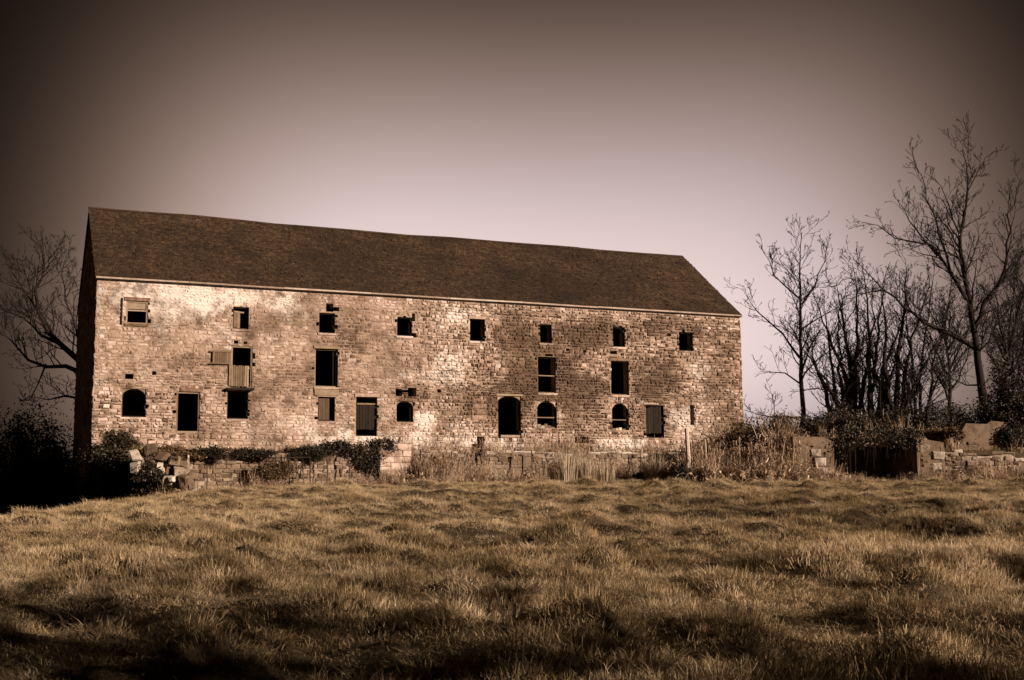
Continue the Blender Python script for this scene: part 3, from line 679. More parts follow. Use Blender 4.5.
def tree(name, base, limbs, cfg, label, group=None):
    """limbs: [(points, r0, r1, twig_length)] ; the first is the trunk"""
    base = Vector(base); root = empty(name, base); tb, cb = MB(), MB()
    for i, (pts, r0, r1, tl_) in enumerate(limbs):
        pts = [Vector(p) - base for p in pts]
        # refine the limb with small kinks
        fine = []
        for a, b in zip(pts[:-1], pts[1:]):
            n = max(1, int((b - a).length / .7))
            for k in range(n):
                fine.append(a.lerp(b, k / n) + (Vector((random.gauss(0, .085), random.gauss(0, .1), random.gauss(0, .04))) * (.35 if i == 0 else 1) if (k or fine) else Vector()))
        fine.append(pts[-1])
        rad = [r0 + (r1 - r0) * (k / (len(fine) - 1)) ** .8 for k in range(len(fine))]
        if i == 0: rad[0] *= 1.35
        (tb if i == 0 else cb).tube(fine, rad, 8 if r0 > .12 else 6, cap=False)
        shoots(cb, fine, rad, 1, tl_ * 2.1, cfg, .3 if i == 0 else .15)
    tb.build('trunk', M['bark'], root, True); cb.build('crown', M['bark'], root, True)
    tag(root, label, 'tree', group)
    return root
def pix(lst, Y): return [at(x, y, Y + (q[0] if q else 0)) for (x, y, *q) in lst]
CFG = dict(depth=4, dens=[0, 2.2, 2.9, 3.0, 2.6], ratio=.6, lift=.25, up=.05)
G = 'bare trees right of the barn'
def onground(px, Y, py=434):
    p = at(px, py, Y); p.z = hz(p.x, p.y) - .15; return p
# slender tree beside the barn
Y = 73; b = onground(804, Y)
tree('bare_tree', b, [([b] + pix([(802, 400), (800, 350), (801, 300), (799, 262), (802, 232)], Y), .2, .02, 2.3),
  (pix([(800, 358), (785, 335), (768, 320), (752, 305, .6), (742, 288, .9)], Y), .085, .012, 1.5),
  (pix([(800, 330), (818, 318), (832, 310), (845, 305)], Y), .06, .012, 1.3),
  (pix([(801, 300), (785, 285), (770, 262), (760, 246)], Y), .06, .01, 1.3),
  (pix([(801, 305), (815, 285), (824, 262), (828, 240)], Y), .06, .01, 1.3),
  (pix([(802, 385), (786, 372), (772, 370), (758, 372)], Y), .06, .01, 1.2),
  (pix([(803, 418), (780, 418), (760, 414, -.5), (744, 410, -1)], Y), .09, .015, 1.3)], CFG, 'slender bare tree nearest the right-hand end of the barn', G)
# many-stemmed thicket
def clump(px, Y, stems, label, r=.25, tw=1.75):
    b = onground(px, Y); L = []
    for k, (tx, ty, dy) in enumerate(stems):
        m1 = at(px + (tx - px) * .38 + random.uniform(-3, 3), 434 + (ty - 434) * .45, Y + dy * .5); e_ = at(tx, ty, Y + dy)
        q = b + Vector((random.uniform(-.25, .25), random.uniform(-.2, .2), 0)) if k else b
        L.append(([q, q.lerp(m1, .5) + Vector((random.uniform(-.1, .1), 0, 0)), m1, m1.lerp(e_, .55) + Vector((random.uniform(-.25, .25), random.uniform(-.2, .2), 0)), e_], r * random.uniform(.75, 1.05), .012, tw))
    return tree('bare_tree', b, L, dict(CFG, dens=[0, 1.7, 2.4, 2.7, 2.4]), label, G)
clump(857, 72, [(836, 280, 0), (812, 285, .8), (852, 262, -.5), (872, 285, .6), (790, 335, -.6), (825, 335, 1.2)], 'many-stemmed bare tree just right of the slender tree')
clump(870, 76, [(862, 258, 0), (888, 268, 1), (835, 305, -.8), (912, 290, .5), (900, 340, 1.5)], 'bare tree with crowded thin stems in the middle of the thicket')
clump(893, 71, [(905, 258, 0), (930, 275, .8), (880, 285, -.8), (952, 310, .4), (858, 320, .6), (930, 350, -1)], 'many-stemmed bare tree forking low near the cellar opening')
clump(918, 75, [(935, 265, 0), (955, 285, 1), (905, 280, -1), (968, 330, .4), (890, 330, .5)], 'bare leaning tree between the thicket and the tallest tree', r=.16)
clump(838, 78, [(822, 300, 0), (846, 288, 1), (808, 330, -.5), (866, 320, .8)], 'bare tree half hidden behind the slender tree\'s right side')
clump(1022, 70, [(1000, 310, 0), (1030, 280, 1), (1045, 320, -.5), (985, 345, .8)], 'bare many-stemmed tree cut by the right edge')
# the tall forked tree
Y = 69; b = onground(985, Y, 420)
tree('bare_tree', b, [([b] + pix([(984, 405), (980, 375), (974, 335), (970, 300), (962, 265), (960, 235), (966, 205), (968, 178), (962, 150)], Y), .34, .02, 2.4),
  (pix([(978, 350), (962, 340), (945, 333), (925, 322), (905, 306), (885, 290), (868, 275), (853, 258)], Y), .17, .015, 1.8),
  (pix([(884, 290), (866, 292), (850, 299)], Y), .06, .01, 1.2),
  (pix([(967, 300), (955, 280), (942, 258), (930, 246), (910, 240), (893, 238), (878, 226), (857, 221)], Y), .13, .012, 1.6),
  (pix([(938, 256), (918, 230), (902, 210), (893, 195)], Y), .07, .01, 1.4),
  (pix([(950, 270), (940, 235), (928, 200), (918, 165), (912, 148)], Y), .08, .01, 1.5),
  (pix([(960, 235), (948, 205), (938, 185), (925, 172)], Y), .06, .01, 1.2),
  (pix([(966, 205), (975, 175), (985, 160), (995, 150)], Y), .05, .01, 1.1),
  (pix([(973, 330), (985, 305), (1000, 280), (1008, 245), (1010, 215), (1020, 180)], Y), .16, .012, 1.8),
  (pix([(1000, 282), (1015, 270), (1035, 255)], Y), .07, .012, 1.5),
  (pix([(982, 385), (965, 385), (945, 375), (925, 365)], Y), .06, .012, 1.3)], dict(CFG, dens=[0, 2.1, 2.8, 2.8, 2.4]), 'tallest bare tree with one long limb reaching left over the thicket', G)
Y = 72; b = onground(1000, Y, 420)
tree('bare_tree', b, [([b] + pix([(1002, 400), (1010, 350), (1018, 310), (1032, 275), (1050, 230)], Y), .27, .02, 2.2),
  (pix([(1006, 375), (1000, 330), (996, 290), (990, 262)], Y), .1, .012, 1.6),
  (pix([(1012, 340), (1035, 320), (1060, 300)], Y), .1, .012, 1.6)], CFG, 'leaning bare tree behind the tallest one at the right edge', G)
for (px, Y, ty, lab) in ((948, 84, 272, 'faint bare tree far behind the tallest tree\'s long limb'), (1012, 88, 268, 'faint bare tree far behind at the right edge')):
    b = onground(px, Y, 424)
    tree('bare_tree', b, [([b] + pix([(px + 2, 380), (px - 3, 330), (px + 4, ty)], Y), .2, .02, 2.4)] + [(pix([(px, 400 - 25 * k), (px + s_ * 14, 370 - 25 * k), (px + s_ * (30 - k * 3), 330 - 15 * k)], Y), .09, .012, 1.7) for k in range(3) for s_ in (-1, 1)], CFG, lab, G)
# the old tree behind the barn's left end
Y = 71; b = at(92, 440, Y); b.z = hz(b.x, b.y) - .15
tree('bare_tree', b, [([b] + pix([(92, 420), (90, 390), (84, 372)], Y), .5, .36, 1.5),
  (pix([(90, 385), (78, 360), (62, 345), (46, 331), (38, 312), (37, 290), (42, 265), (40, 240)], Y), .24, .02, 2.3),
  (pix([(60, 344), (40, 335), (24, 318), (8, 312), (-10, 300)], Y), .11, .012, 1.8),
  (pix([(84, 374), (66, 366), (48, 366), (30, 360), (12, 340), (-4, 330)], Y), .16, .015, 1.9),
  (pix([(46, 364), (40, 385), (30, 400)], Y), .07, .012, 1.4),
  (pix([(38, 312), (24, 290), (12, 272), (5, 255)], Y), .1, .012, 1.8),
  (pix([(84, 372), (76, 330), (66, 300), (62, 275), (70, 250)], Y), .12, .012, 1.9),
  (pix([(88, 400), (66, 396), (48, 400), (28, 396)], Y), .1, .012, 1.5)], CFG, 'gnarled bare tree rising behind the barn\'s left gable')

# ------------------------------------------------------------------ bushes, ivy and brush
def leaf_cloud(n, centers, sig, size, rng, flat=None):
    c = centers[rng.integers(0, len(centers), n)] + rng.normal(0, 1, (n, 3)) * sig
    a = rng.normal(0, 1, (n, 3)); a /= np.linalg.norm(a, axis=1, keepdims=True)
    b = np.cross(a, rng.normal(0, 1, (n, 3))); b /= np.linalg.norm(b, axis=1, keepdims=True)
    s = size * rng.uniform(.5, 1.25, (n, 1)); l = s * rng.uniform(1.2, 1.9, (n, 1))
    V = np.stack([c - a * l * .5, c + b * s * .42, c + a * l * .5, c - b * s * .42], 1).reshape(-1, 3)
    F = np.arange(n * 4).reshape(n, 4); t = np.repeat(rng.random(n), 4)
    return V, F, t
def bush(name, p, rad, n, size, mat, label, cat='bush', group=None, seed=0, ncl=26, low=.0, twigs=16):
    rng = np.random.default_rng(seed + 100); root = empty(name, p)
    u = rng.normal(0, 1, (ncl, 3)); u /= np.linalg.norm(u, axis=1, keepdims=True); u[:, 2] = np.abs(u[:, 2]) - low
    cs = u * rng.uniform(.35, .95, (ncl, 1)) * np.array(rad); cs[:, 2] += rad[2] * .1
    V, F, t = leaf_cloud(n, cs, np.array(rad) * .13, size, rng)
    zg = 0.0
    V[:, 2] = np.maximum(V[:, 2], -.12 - .2 * low)
    mesh_np('foliage', V, F, M[mat], root, t)
    st = MB(); random.seed(seed)
    for k in range(twigs):
        e_ = Vector(cs[k % ncl]) * random.uniform(.9, 1.35); s0 = Vector((random.uniform(-.2, .2) * rad[0], random.uniform(-.2, .2) * rad[1], -.1))
        md = s0.lerp(e_, .5) + Vector((random.uniform(-.1, .1), random.uniform(-.1, .1), .15))
        st.tube([s0, md, e_], [.025, .014, .005], 4, cap=False)
    st.build('stems', M['bark'], root)
    return tag(root, label, cat, group)
def gp(px, Y, dz=0):
    p = at(px, 460, Y); p.z = hz(p.x, p.y) + dz; return p
bush('leafy_bush', gp(118, 51.9, .0), (1.0, .8, 1.15), 5000, .075, 'leaf', 'dark leafy bush on the bank below the arched left window', seed=1)
bush('leafy_bush', gp(99, 52.5, -.1), (.9, .7, .8), 3000, .075, 'leaf', 'low dark bush at the barn\'s left front corner', seed=2)
bush('bramble', gp(170, 51.6, -.05), (1.4, .7, .55), 3500, .065, 'dead_leaf', 'rusty bramble spreading below the left doorway', seed=3)
bush('bramble', gp(225, 53.2, 0), (1.7, .6, .5), 3500, .065, 'dead_leaf', 'brown bramble along the wall top right of the left doorway', seed=4)
bush('leafy_bush', gp(290, 54.4, 0), (1.0, .5, .55), 2500, .07, 'dead_leaf', 'brown bush on the wall top above the old hurdle', seed=5)
bush('leafy_bush', gp(140, 50.2, .0), (1.3, .8, .45), 3000, .05, 'moss', 'pale mossy growth capping the broken abutment', seed=6)
# ivy hanging over the shaded abutment side
iv = empty('ivy', (-15.4, 48.8, 0)); rng = np.random.default_rng(8)
d_, L_ = dirn(N2, FB); nrm = np.array([-d_.y, d_.x]); nrm = nrm if nrm[1] < 0 else -nrm
tt = rng.uniform(-.3, L_ + .3, 90); cs = np.stack([N2[0] + d_.x * tt + nrm[0] * .25 + 15.4, N2[1] + d_.y * tt + nrm[1] * .25 - 48.8, 3.1 - rng.random(90) ** 1.3 * 2.3], 1)
V, F, t = leaf_cloud(9000, cs, np.array([.22, .2, .24]), .085, rng); mesh_np('foliage', V, F, M['leaf'], iv, t)
st = MB()
for k in range(26):
    c = Vector(cs[k]); st.tube([Vector((c.x, c.y + .1, 3.1)), c + Vector((.03, .05, .2)), c - Vector((0, 0, .5))], [.02, .014, .005], 4, cap=False)
st.build('stems', M['bark'], iv); tag(iv, 'dark ivy curtain over the shaded side of the broken abutment', 'ivy')
bush('creeper', at(152, 478, 46.5), (.75, .35, .75), 2600, .06, 'leaf', 'dark creeper growing over the tumbled end stones of the abutment', 'bush', seed=91, ncl=20, twigs=24, low=.3)
bush('creeper', at(178, 462, 46.9), (.45, .35, .45), 900, .055, 'dead_leaf', 'small brown creeper on top of the tumbled abutment stones', 'bush', seed=92, ncl=12, twigs=14, low=.2)
# ivy over the terrace wall
o_ = loc(11.4, -3.15); iv = empty('ivy', (o_[0], o_[1], 0), ANG)
rng = np.random.default_rng(9); n = 120; uu = rng.uniform(-1.9, 1.35, n); hang = np.clip(.25 + 1.05 * np.exp(-((uu - .35) / .75) ** 2), .1, 1.3)
cs = np.stack([uu, rng.uniform(-.25, .12, n), 3.75 - rng.random(n) * hang], 1); cs[:, 2] += .2 * np.exp(-((uu - 1) / .8) ** 2)
V, F, t = leaf_cloud(8000, cs, np.array([.13, .1, .12]), .075, rng); mesh_np('foliage', V, F, M['leaf'], iv, t)
st = MB()
for k in range(24):
    c = Vector(cs[k]); st.tube([Vector((c.x, .05, 3.5)), c, c - Vector((0, 0, .35))], [.018, .012, .004], 4, cap=False)
st.build('stems', M['bark'], iv); tag(iv, 'dark ivy spilling over the low wall beside the pale pier', 'ivy')
bush('round_bush', gp(681, 50.5, .05), (.42, .42, .75), 2500, .06, 'leaf', 'small dark round bush at the foot of the white post', seed=11, twigs=8)
bush('round_bush', gp(479, 57.0, 1.0), (.33, .3, .75), 1300, .07, 'leaf', 'narrow dark weed against the wall left of the middle doorway', seed=12, twigs=6)
for i, (px, Y, rx, rz, n, mt, lab) in enumerate((
    (432, 55.6, 1.0, .9, 3000, 'dead_leaf', 'rusty bramble heap just right of the pale pier'), (462, 56.2, .8, .6, 2000, 'dead_leaf', 'small bramble heap left of the dark wall hole'),
    (530, 55.2, .7, .55, 1600, 'leaf', 'low dark scrub below the middle doorway'), (612, 56.0, 1.1, .75, 2600, 'dead_leaf', 'bramble heap below the ragged wall hole'),
    (640, 55.4, .6, .5, 1400, 'leaf', 'low dark scrub between the pale grass clumps and white post'), (722, 55.0, 1.1, 1.0, 3600, 'dead_leaf', 'tall bramble heap just right of the thin pale stake'),
    (752, 53.6, .8, .7, 2200, 'leaf', 'dark bramble in the dry weeds left of the cellar'), (800, 51.2, .7, .6, 1800, 'dead_leaf', 'bramble clump at the foot of the cellar\'s left wing wall'))):
    bush('bramble', gp(px, Y, .05), (rx, .6, rz), n, .06, mt, lab, 'bush', 'brambles along the wall foot', seed=60 + i, ncl=18, twigs=30)
for i, (px, Y, rx, rz, n, mt, lab) in enumerate(((205, 52.2, .9, .6, 2400, 'leaf', 'dark trailing bramble at the wall\'s left end beside the abutment'), (250, 53.0, 1.1, .5, 2400, 'leaf', 'dark trailing bramble on the wall left of the hurdle'),
    (312, 54.1, 1.1, .6, 2800, 'leaf', 'dark trailing bramble on the wall right of the hurdle'), (275, 52.6, 1.0, .9, 2000, 'dead_leaf', 'thin brown creeper grown through the wooden hurdle'))):
    bush('creeper', Vector((gp(px, Y).x, Y - .35, 3.2 if i < 3 else 2.4)), (rx * 1.25, .35, rz), n * 2, .06, mt, lab, 'bush', 'creepers along the low wall', seed=80 + i, ncl=22, twigs=20, low=.35)
# brush over the cellar and along the right-hand bank
for i, (px, Y, rx, ry, rz, n, mt, lab) in enumerate((
    (752, 58.5, 1.6, 1.2, 1.7, 7500, 'dead_leaf', 'rusty bush against the barn\'s right corner'),
    (783, 55.0, 1.7, 1.2, 1.7, 9000, 'leaf', 'dark bush left of the cellar\'s tan wing wall'),
    (826, 57.6, 1.6, 1.1, 1.25, 8000, 'leaf', 'dark bush behind the left wing wall of the cellar'),
    (858, 54.6, 1.8, 1.4, 1.0, 9000, 'leaf', 'dark brush hanging over the black cellar opening'),
    (905, 54.4, 1.7, 1.4, 1.1, 9000, 'leaf', 'brown brush over the right half of the cellar opening'),
    (942, 54.0, 1.4, 1.0, 1.2, 7500, 'dead_leaf', 'brown bush behind the cellar\'s right wing wall'),
    (980, 55.6, 1.9, 1.2, 1.9, 9500, 'leaf', 'dark thicket behind the upper plastered wall'),
    (962, 52.7, 1.0, .5, .9, 3500, 'dead_leaf', 'ragged brown bush in front of the upper plastered wall'),
    (812, 60.5, 1.8, 1.0, 1.2, 6000, 'leaf', 'dark undergrowth at the slender tree\'s foot'), (852, 61, 2.0, 1.0, 1.5, 7000, 'leaf', 'dark undergrowth under the left stems of the thicket'),
    (892, 61, 2.0, 1.0, 1.5, 7000, 'leaf', 'dark undergrowth under the middle of the thicket'), (935, 60, 2.0, 1.0, 1.6, 7000, 'leaf', 'dark undergrowth between thicket and tallest tree'),
    (985, 52.8, 1.1, .45, 1.0, 4500, 'leaf', 'dark low bush hiding the base of the upper plastered wall'), (1010, 52.4, .9, .4, 1.2, 4500, 'leaf', 'dark bush at the right end of the cellar rubble wall'),
    (1024, 54, 1.0, 1.2, 2.0, 8000, 'leaf', 'dark evergreen bush at the far right edge'))):
    bush('brush', gp(px, Y, 1.95 if px == 858 else 0), (rx, ry, rz), n, .075, mt, lab, 'bush', 'brush along the right-hand bank', seed=20 + i, twigs=24)
vi = empty('hanging_vines', (15.5, 51.6, 0)); rng = np.random.default_rng(12); n = 90
cs = np.stack([rng.uniform(-2.0, 1.9, n), rng.uniform(-.25, .7, n), 4.05 - rng.random(n) ** 2.4 * .6], 1); cs[:, 2] -= .7 * (cs[:, 0] < -1.2) * rng.random(n)
V, F, t = leaf_cloud(3000, cs, np.array([.2, .16, .10]), .08, rng); mesh_np('foliage', V, F, M['leaf'], vi, t)
st = MB()
for k in range(60):
    c = Vector(cs[k]); st.tube([Vector((c.x, .3, 3.8)), Vector((c.x + .05, -.1, 3.6)), c - Vector((0, .1, random.uniform(.2, 1.3)))], [.016, .012, .006], 4, cap=False)
st.build('stems', M['bark'], vi); tag(vi, 'dark vines hanging across the top of the black cellar opening', 'vines')
bush('evergreen_shrub', gp(1018, 60, .1), (2.0, 1.6, 3.6), 9000, .10, 'leaf', 'tall dark ivy-grown shrub under the leaning tree at right edge', seed=31, ncl=50)
for i, (px, Y, rx, rz, lab) in enumerate(((10, 66, 2.6, 4.6, 'dark hedge shrub at the photo\'s left edge'), (40, 68, 2.4, 4.4, 'dim brown shrub left of the barn, between two others'), (64, 62, 1.7, 3.4, 'dark shrub tight against the barn\'s left gable'), (25, 59, 2.6, 3.0, 'low brown shrub in front of the left hedge'))):
    bush('background_shrub', gp(px, Y), (rx, 1.2, rz), 9000, .11, 'leaf' if i != 1 else 'dead_leaf', lab, 'bush', 'shrubs left of the barn', seed=40 + i, ncl=75, twigs=60)

# ------------------------------------------------------------------ fence, hurdle and post
fe = tag(empty('wire_fence', tuple(loc(14, -3.6)) + (0,), ANG), 'sagging wire fence on thin stakes in front of the terrace wall', 'fence')
FU = [0, 3.1, 5.6, 8.6, 11.5, 14.2]
for k, u in enumerate(FU):
    z = hz(*loc(14 + u, -3.6)); mb = MB(); tl_ = random.uniform(-.05, .05)
    mb.tube([Vector((u, 0, z - .2)), Vector((u + tl_, .02, z + .9)), Vector((u + tl_ * 1.6, .03, 3.58))], [.035, .032, .028], 6); mb.build('stake', M['iron'], fe)
for zz in (3.45, 2.95):
    mb = MB(); pts = [Vector((u, -.03, zz - .05 * math.sin((u * 1.05) % math.pi))) for u in np.linspace(-.2, 14.6, 40)]; mb.tube(pts, [.011] * 40, 4); mb.build('wire', M['iron'], fe)
wp = gp(688, 50.9); mb = MB(); mb.tube([wp * 0 + Vector((0, 0, -.2)), Vector((.01, 0, 1.2)), Vector((-.03, 0, 2.35))], [.10, .095, .085], 7, 1.); o = mb.build('white_post', M['paint'], None); o.location = wp; tag(o, 'leaning whitened wooden post beside the small round bush', 'post')
wp = gp(706, 51.2); mb = MB(); mb.tube([Vector((0, 0, -.2)), Vector((.02, 0, 1.0)), Vector((-.02, 0, 1.9))], [.05, .045, .035], 6, .6); o = mb.build('stake', M['straw'], None); o.location = wp; tag(o, 'thin pale stake right of the whitened post', 'post')
hu = tag(empty('wooden_hurdle', tuple(loc(8.0, -3.7)) + (0,), ANG), 'dark wooden hurdle leaning on the low wall', 'hurdle')
z = hz(*loc(8.0, -3.7))
for k in range(7):
    mb = MB(); x = -.95 + k * .3; mb.tube([Vector((x, 0, z - .1)), Vector((x + random.uniform(-.03, .03), .12, z + .8)), Vector((x + random.uniform(-.04, .04), .28, z + 1.55 + random.uniform(-.1, .1)))], [.03, .027, .022], 5); mb.build('upright', M['dark_wood'], hu)
for h_ in (.45, 1.35):
    mb = MB(); mb.tube([Vector((-1.05, .03 + h_ * .16, z + h_)), Vector((.95, .03 + h_ * .16, z + h_ + .04))], [.03, .028], 5); mb.build('rail', M['dark_wood'], hu)
for k, u in enumerate((4.4, 9.6, 10.6)):
    p = loc(u, -3.7); z = hz(*p); mb = MB(); mb.tube([Vector((0, 0, -.2)), Vector((.02, 0, .8)), Vector((random.uniform(-.06, .06), 0, 1.45))], [.032, .03, .024], 6); o = mb.build('stake', M['iron'], None); o.location = (p[0], p[1], z)
    tag(o, ('thin dark stake just right of the broken abutment', 'thin dark stake right of the wooden hurdle', 'thin dark stake left of the hanging ivy')[k], 'post')

# ------------------------------------------------------------------ grass and weeds (stuff)
def strip(mb_, base, tip, mid, w, t):
    """a thin bent blade: two quads and a point"""
    d = (tip - base); s_ = Vector((-d.y, d.x, 0)); s_ = s_.normalized() if s_.length > 1e-4 else Vector((1, 0, 0)); s_ = Matrix.Rotation(random.uniform(-1.2, 1.2), 3, 'Z') @ s_
    mb_.add([base - s_ * w, base + s_ * w, mid + s_ * w * .8, mid - s_ * w * .8, tip], [(0, 1, 2, 3), (3, 2, 4)], t)
def grass_tuft(seed, n, h, r, w, lean):
    random.seed(seed); mb_ = MB()
    for k in range(n):
        a = random.uniform(0, 6.283); q = random.random() ** .6 * r; b = Vector((q * math.cos(a), q * math.sin(a), -.02)); hh = h * random.uniform(.45, 1.15)
        ln = Vector((math.cos(a + random.uniform(-.8, .8)), math.sin(a + random.uniform(-.8, .8)), 0)) * hh * random.uniform(.1, lean)
        strip(mb_, b, b + ln + Vector((0, 0, hh * random.uniform(.6, 1))), b + ln * .35 + Vector((0, 0, hh * .62)), w * random.uniform(.6, 1.3), random.random())
    return mb_
def weed_tuft(seed, n, h, kind):
    random.seed(seed); mb_ = MB()
    for k in range(n):
        a = random.uniform(0, 6.283); q = random.uniform(0, .28); b = Vector((q * math.cos(a), q * math.sin(a), -.05)); hh = h * random.uniform(.5, 1.15); t = random.random()
        if kind == 0:      # upright dry stalks with seed heads
            e_ = b + Vector((random.gauss(0, .12) * hh, random.gauss(0, .12) * hh, hh)); md = b.lerp(e_, .5) + Vector((random.gauss(0, .03), random.gauss(0, .03), 0))
            mb_.tube([b, md, e_], [.006, .005, .003], 3, t, cap=False)
            for q2 in range(9):
                s_ = e_ - (e_ - md) * random.uniform(0, .5); strip(mb_, s_, s_ + Vector((random.gauss(0, .05), random.gauss(0, .05), random.uniform(.01, .10))), s_ + Vector((0, 0, .03)), .008, t)
            for q2 in range(3):
                s_ = b.lerp(md, random.random()); dd = Vector((random.gauss(0, 1), random.gauss(0, 1), .4)).normalized() * hh * .3; strip(mb_, s_, s_ + dd - Vector((0, 0, .08)), s_ + dd * .5 + Vector((0, 0, .05)), .009, t)
        elif kind == 1:    # arching canes
            dr = Vector((math.cos(a), math.sin(a), 0)); pts = [b + dr * hh * f_ * .9 + Vector((0, 0, hh * (1.9 * f_ - 1.75 * f_ * f_))) for f_ in (0, .25, .5, .75, 1)]
            mb_.tube(pts, [.009, .008, .007, .005, .003], 3, t * .5, cap=False)
            for q2 in range(10):
                f_ = random.uniform(.2, 1) * 3.99; s_ = pts[int(f_)].lerp(pts[int(f_) + 1], f_ % 1); dd = Vector((random.gauss(0, .07), random.gauss(0, .07), random.gauss(0, .05))); strip(mb_, s_, s_ + dd, s_ + dd * .5, .022, t)
        else:              # long bleached grass leaves
            dr = Vector((math.cos(a), math.sin(a), 0)); fl = random.uniform(.15, .6)
            p1 = b + dr * hh * fl * .3 + Vector((0, 0, hh * .6)); p2 = b + dr * hh * fl * .8 + Vector((0, 0, hh * random.uniform(.6, 1)))
            strip(mb_, b, p2, p1, .010, t)
    return mb_
def source(mb_, name, mat):
    me = mb_.mesh(name); me.materials.append(mat); return bpy.data.objects.new(name, me)      # referenced by the scatter only
def scatter(name, P, rot, scl, idx_, sources, label, cat):
    me = bpy.data.meshes.new(name); n = len(P); me.vertices.add(n); me.vertices.foreach_set('co', np.ascontiguousarray(P, dtype=np.float32).ravel())
    a = me.attributes.new('rot', 'FLOAT_VECTOR', 'POINT'); a.data.foreach_set('vector', np.ascontiguousarray(rot, dtype=np.float32).ravel())
    a = me.attributes.new('scl', 'FLOAT_VECTOR', 'POINT'); a.data.foreach_set('vector', np.ascontiguousarray(scl, dtype=np.float32).ravel())
    a = me.attributes.new('pick', 'INT', 'POINT'); a.data.foreach_set('value', np.ascontiguousarray(idx_, dtype=np.int32))
    o = bpy.data.objects.new(name, me); C.objects.link(o)
    g = bpy.data.node_groups.new(name + '_scatter', 'GeometryNodeTree'); g.is_modifier = True
    g.interface.new_socket('Geometry', in_out='INPUT', socket_type='NodeSocketGeometry'); g.interface.new_socket('Geometry', in_out='OUTPUT', socket_type='NodeSocketGeometry')
    gi, go = g.nodes.new('NodeGroupInput'), g.nodes.new('NodeGroupOutput')
    ins = g.nodes.new('GeometryNodeInstanceOnPoints'); ins.inputs['Pick Instance'].default_value = True
    j = g.nodes.new('GeometryNodeJoinGeometry')
    for s_ in reversed(sources):
        oi = g.nodes.new('GeometryNodeObjectInfo'); oi.inputs['Object'].default_value = s_; oi.inputs['As Instance'].default_value = True
        g.links.new(oi.outputs['Geometry'], j.inputs[0])
    g.links.new(j.outputs[0], ins.inputs['Instance']); g.links.new(gi.outputs[0], ins.inputs['Points'])
    for nm, ty, so in (('rot', 'FLOAT_VECTOR', 'Rotation'), ('scl', 'FLOAT_VECTOR', 'Scale'), ('pick', 'INT', 'Instance Index')):
        na = g.nodes.new('GeometryNodeInputNamedAttribute'); na.data_type = ty; na.inputs['Name'].default_value = nm; g.links.new(na.outputs['Attribute'], ins.inputs[so])
    g.links.new(ins.outputs[0], go.inputs[0])
    md = o.modifiers.new('scatter', 'NODES'); md.node_group = g
    return tag(o, label, cat, kind='stuff')
# meadow
rng = np.random.default_rng(3)
NT = 215000; yy = 6.5 + (rng.random(NT) ** .85) * 49; xx = (rng.random(NT) * 2 - 1) * (yy * .46 + 2.0)
sd = np.maximum(sdist(POLY_A, xx, yy), sdist(POLY_B, xx, yy)); rip = fbm(xx * .5 + yy * .12 + 50, yy * 1.9 - xx * .2); keep = (sd < .1) & ((rip < .61) | (rng.random(NT) < .22) | (tussocks(xx, yy) > .035)) & ~((xx > 13.5) & (xx < 17.4) & (yy > 52.5))  # gaps in the grass over dark soil stand in for shadow streaks
xx, yy = xx[keep], yy[keep]; zz = height(xx, yy); n = len(xx)
cl = fbm(xx * .55 + 20, yy * .9 + 4); big = fbm(xx * .16, yy * .16 + 30)
hs = .38 + .85 * sst(.48, .70, cl) + .5 * (big - .5) + rng.normal(0, .14, n) + 3.0 * tussocks(xx, yy); hs = np.clip(hs * .82, .26, 1.25) * (1 + .35 * sst(15, 9, yy) * 0)
rot = np.stack([rng.normal(.0, .22, n), rng.normal(0, .22, n), rng.random(n) * 6.283], 1)
sc = np.stack([np.full(n, 1.) * rng.uniform(.8, 1.5, n), rng.uniform(.8, 1.5, n), hs], 1)
srcs = [source(grass_tuft(50 + k, 30, .095 + .015 * (k % 3), .15, .0024, 1.2), 'grass_tuft', M['grass']) for k in range(6)] + [source(grass_tuft(70 + k, 24, .10, .18, .0028, 2.2), 'flattened_tuft', M['grass']) for k in range(2)]
scatter('meadow_grass', np.stack([xx, yy, zz], 1), rot, sc, rng.integers(0, 8, n), srcs, 'long dry uneven grass covering the meadow', 'grass')
# terrace and bank grass
NT = 9000; q = rng.random((NT, 2)); uu = -2 + q[:, 0] * 37; ww = -2.6 + q[:, 1] * 2.5
xa = AX + uu * CE - ww * SE; ya = AY + uu * SE + ww * CE
NB = 9000; xb = 6 + rng.random(NB) * 18; yb = 52 + rng.random(NB) * 8; k_ = (sdist(POLY_B, xb, yb) > 0)
NC = 1500; xc = -18.5 + rng.random(NC) * 6.5; yc = 46.8 + rng.random(NC) * 6; kc = (sdist(POLY_A, xc, yc) > -.3)
xx = np.concatenate([xa, xb[k_], xc[kc]]); yy = np.concatenate([ya, yb[k_], yc[kc]]); zz = height(xx, yy); n = len(xx)
cellm = (xx > 13.2) & (xx < 17.7) & (yy < 57); zz = np.where(cellm, 3.72, zz)
scatter('bank_grass', np.stack([xx, yy, zz], 1), np.stack([rng.normal(0, .25, n), rng.normal(0, .25, n), rng.random(n) * 6.283], 1), np.stack([rng.uniform(1, 1.6, n), rng.uniform(1, 1.6, n), rng.uniform(.6, 1.6, n)], 1), rng.integers(0, 8, n), srcs, 'coarse tufty grass on the bank tops beside the barn', 'grass')
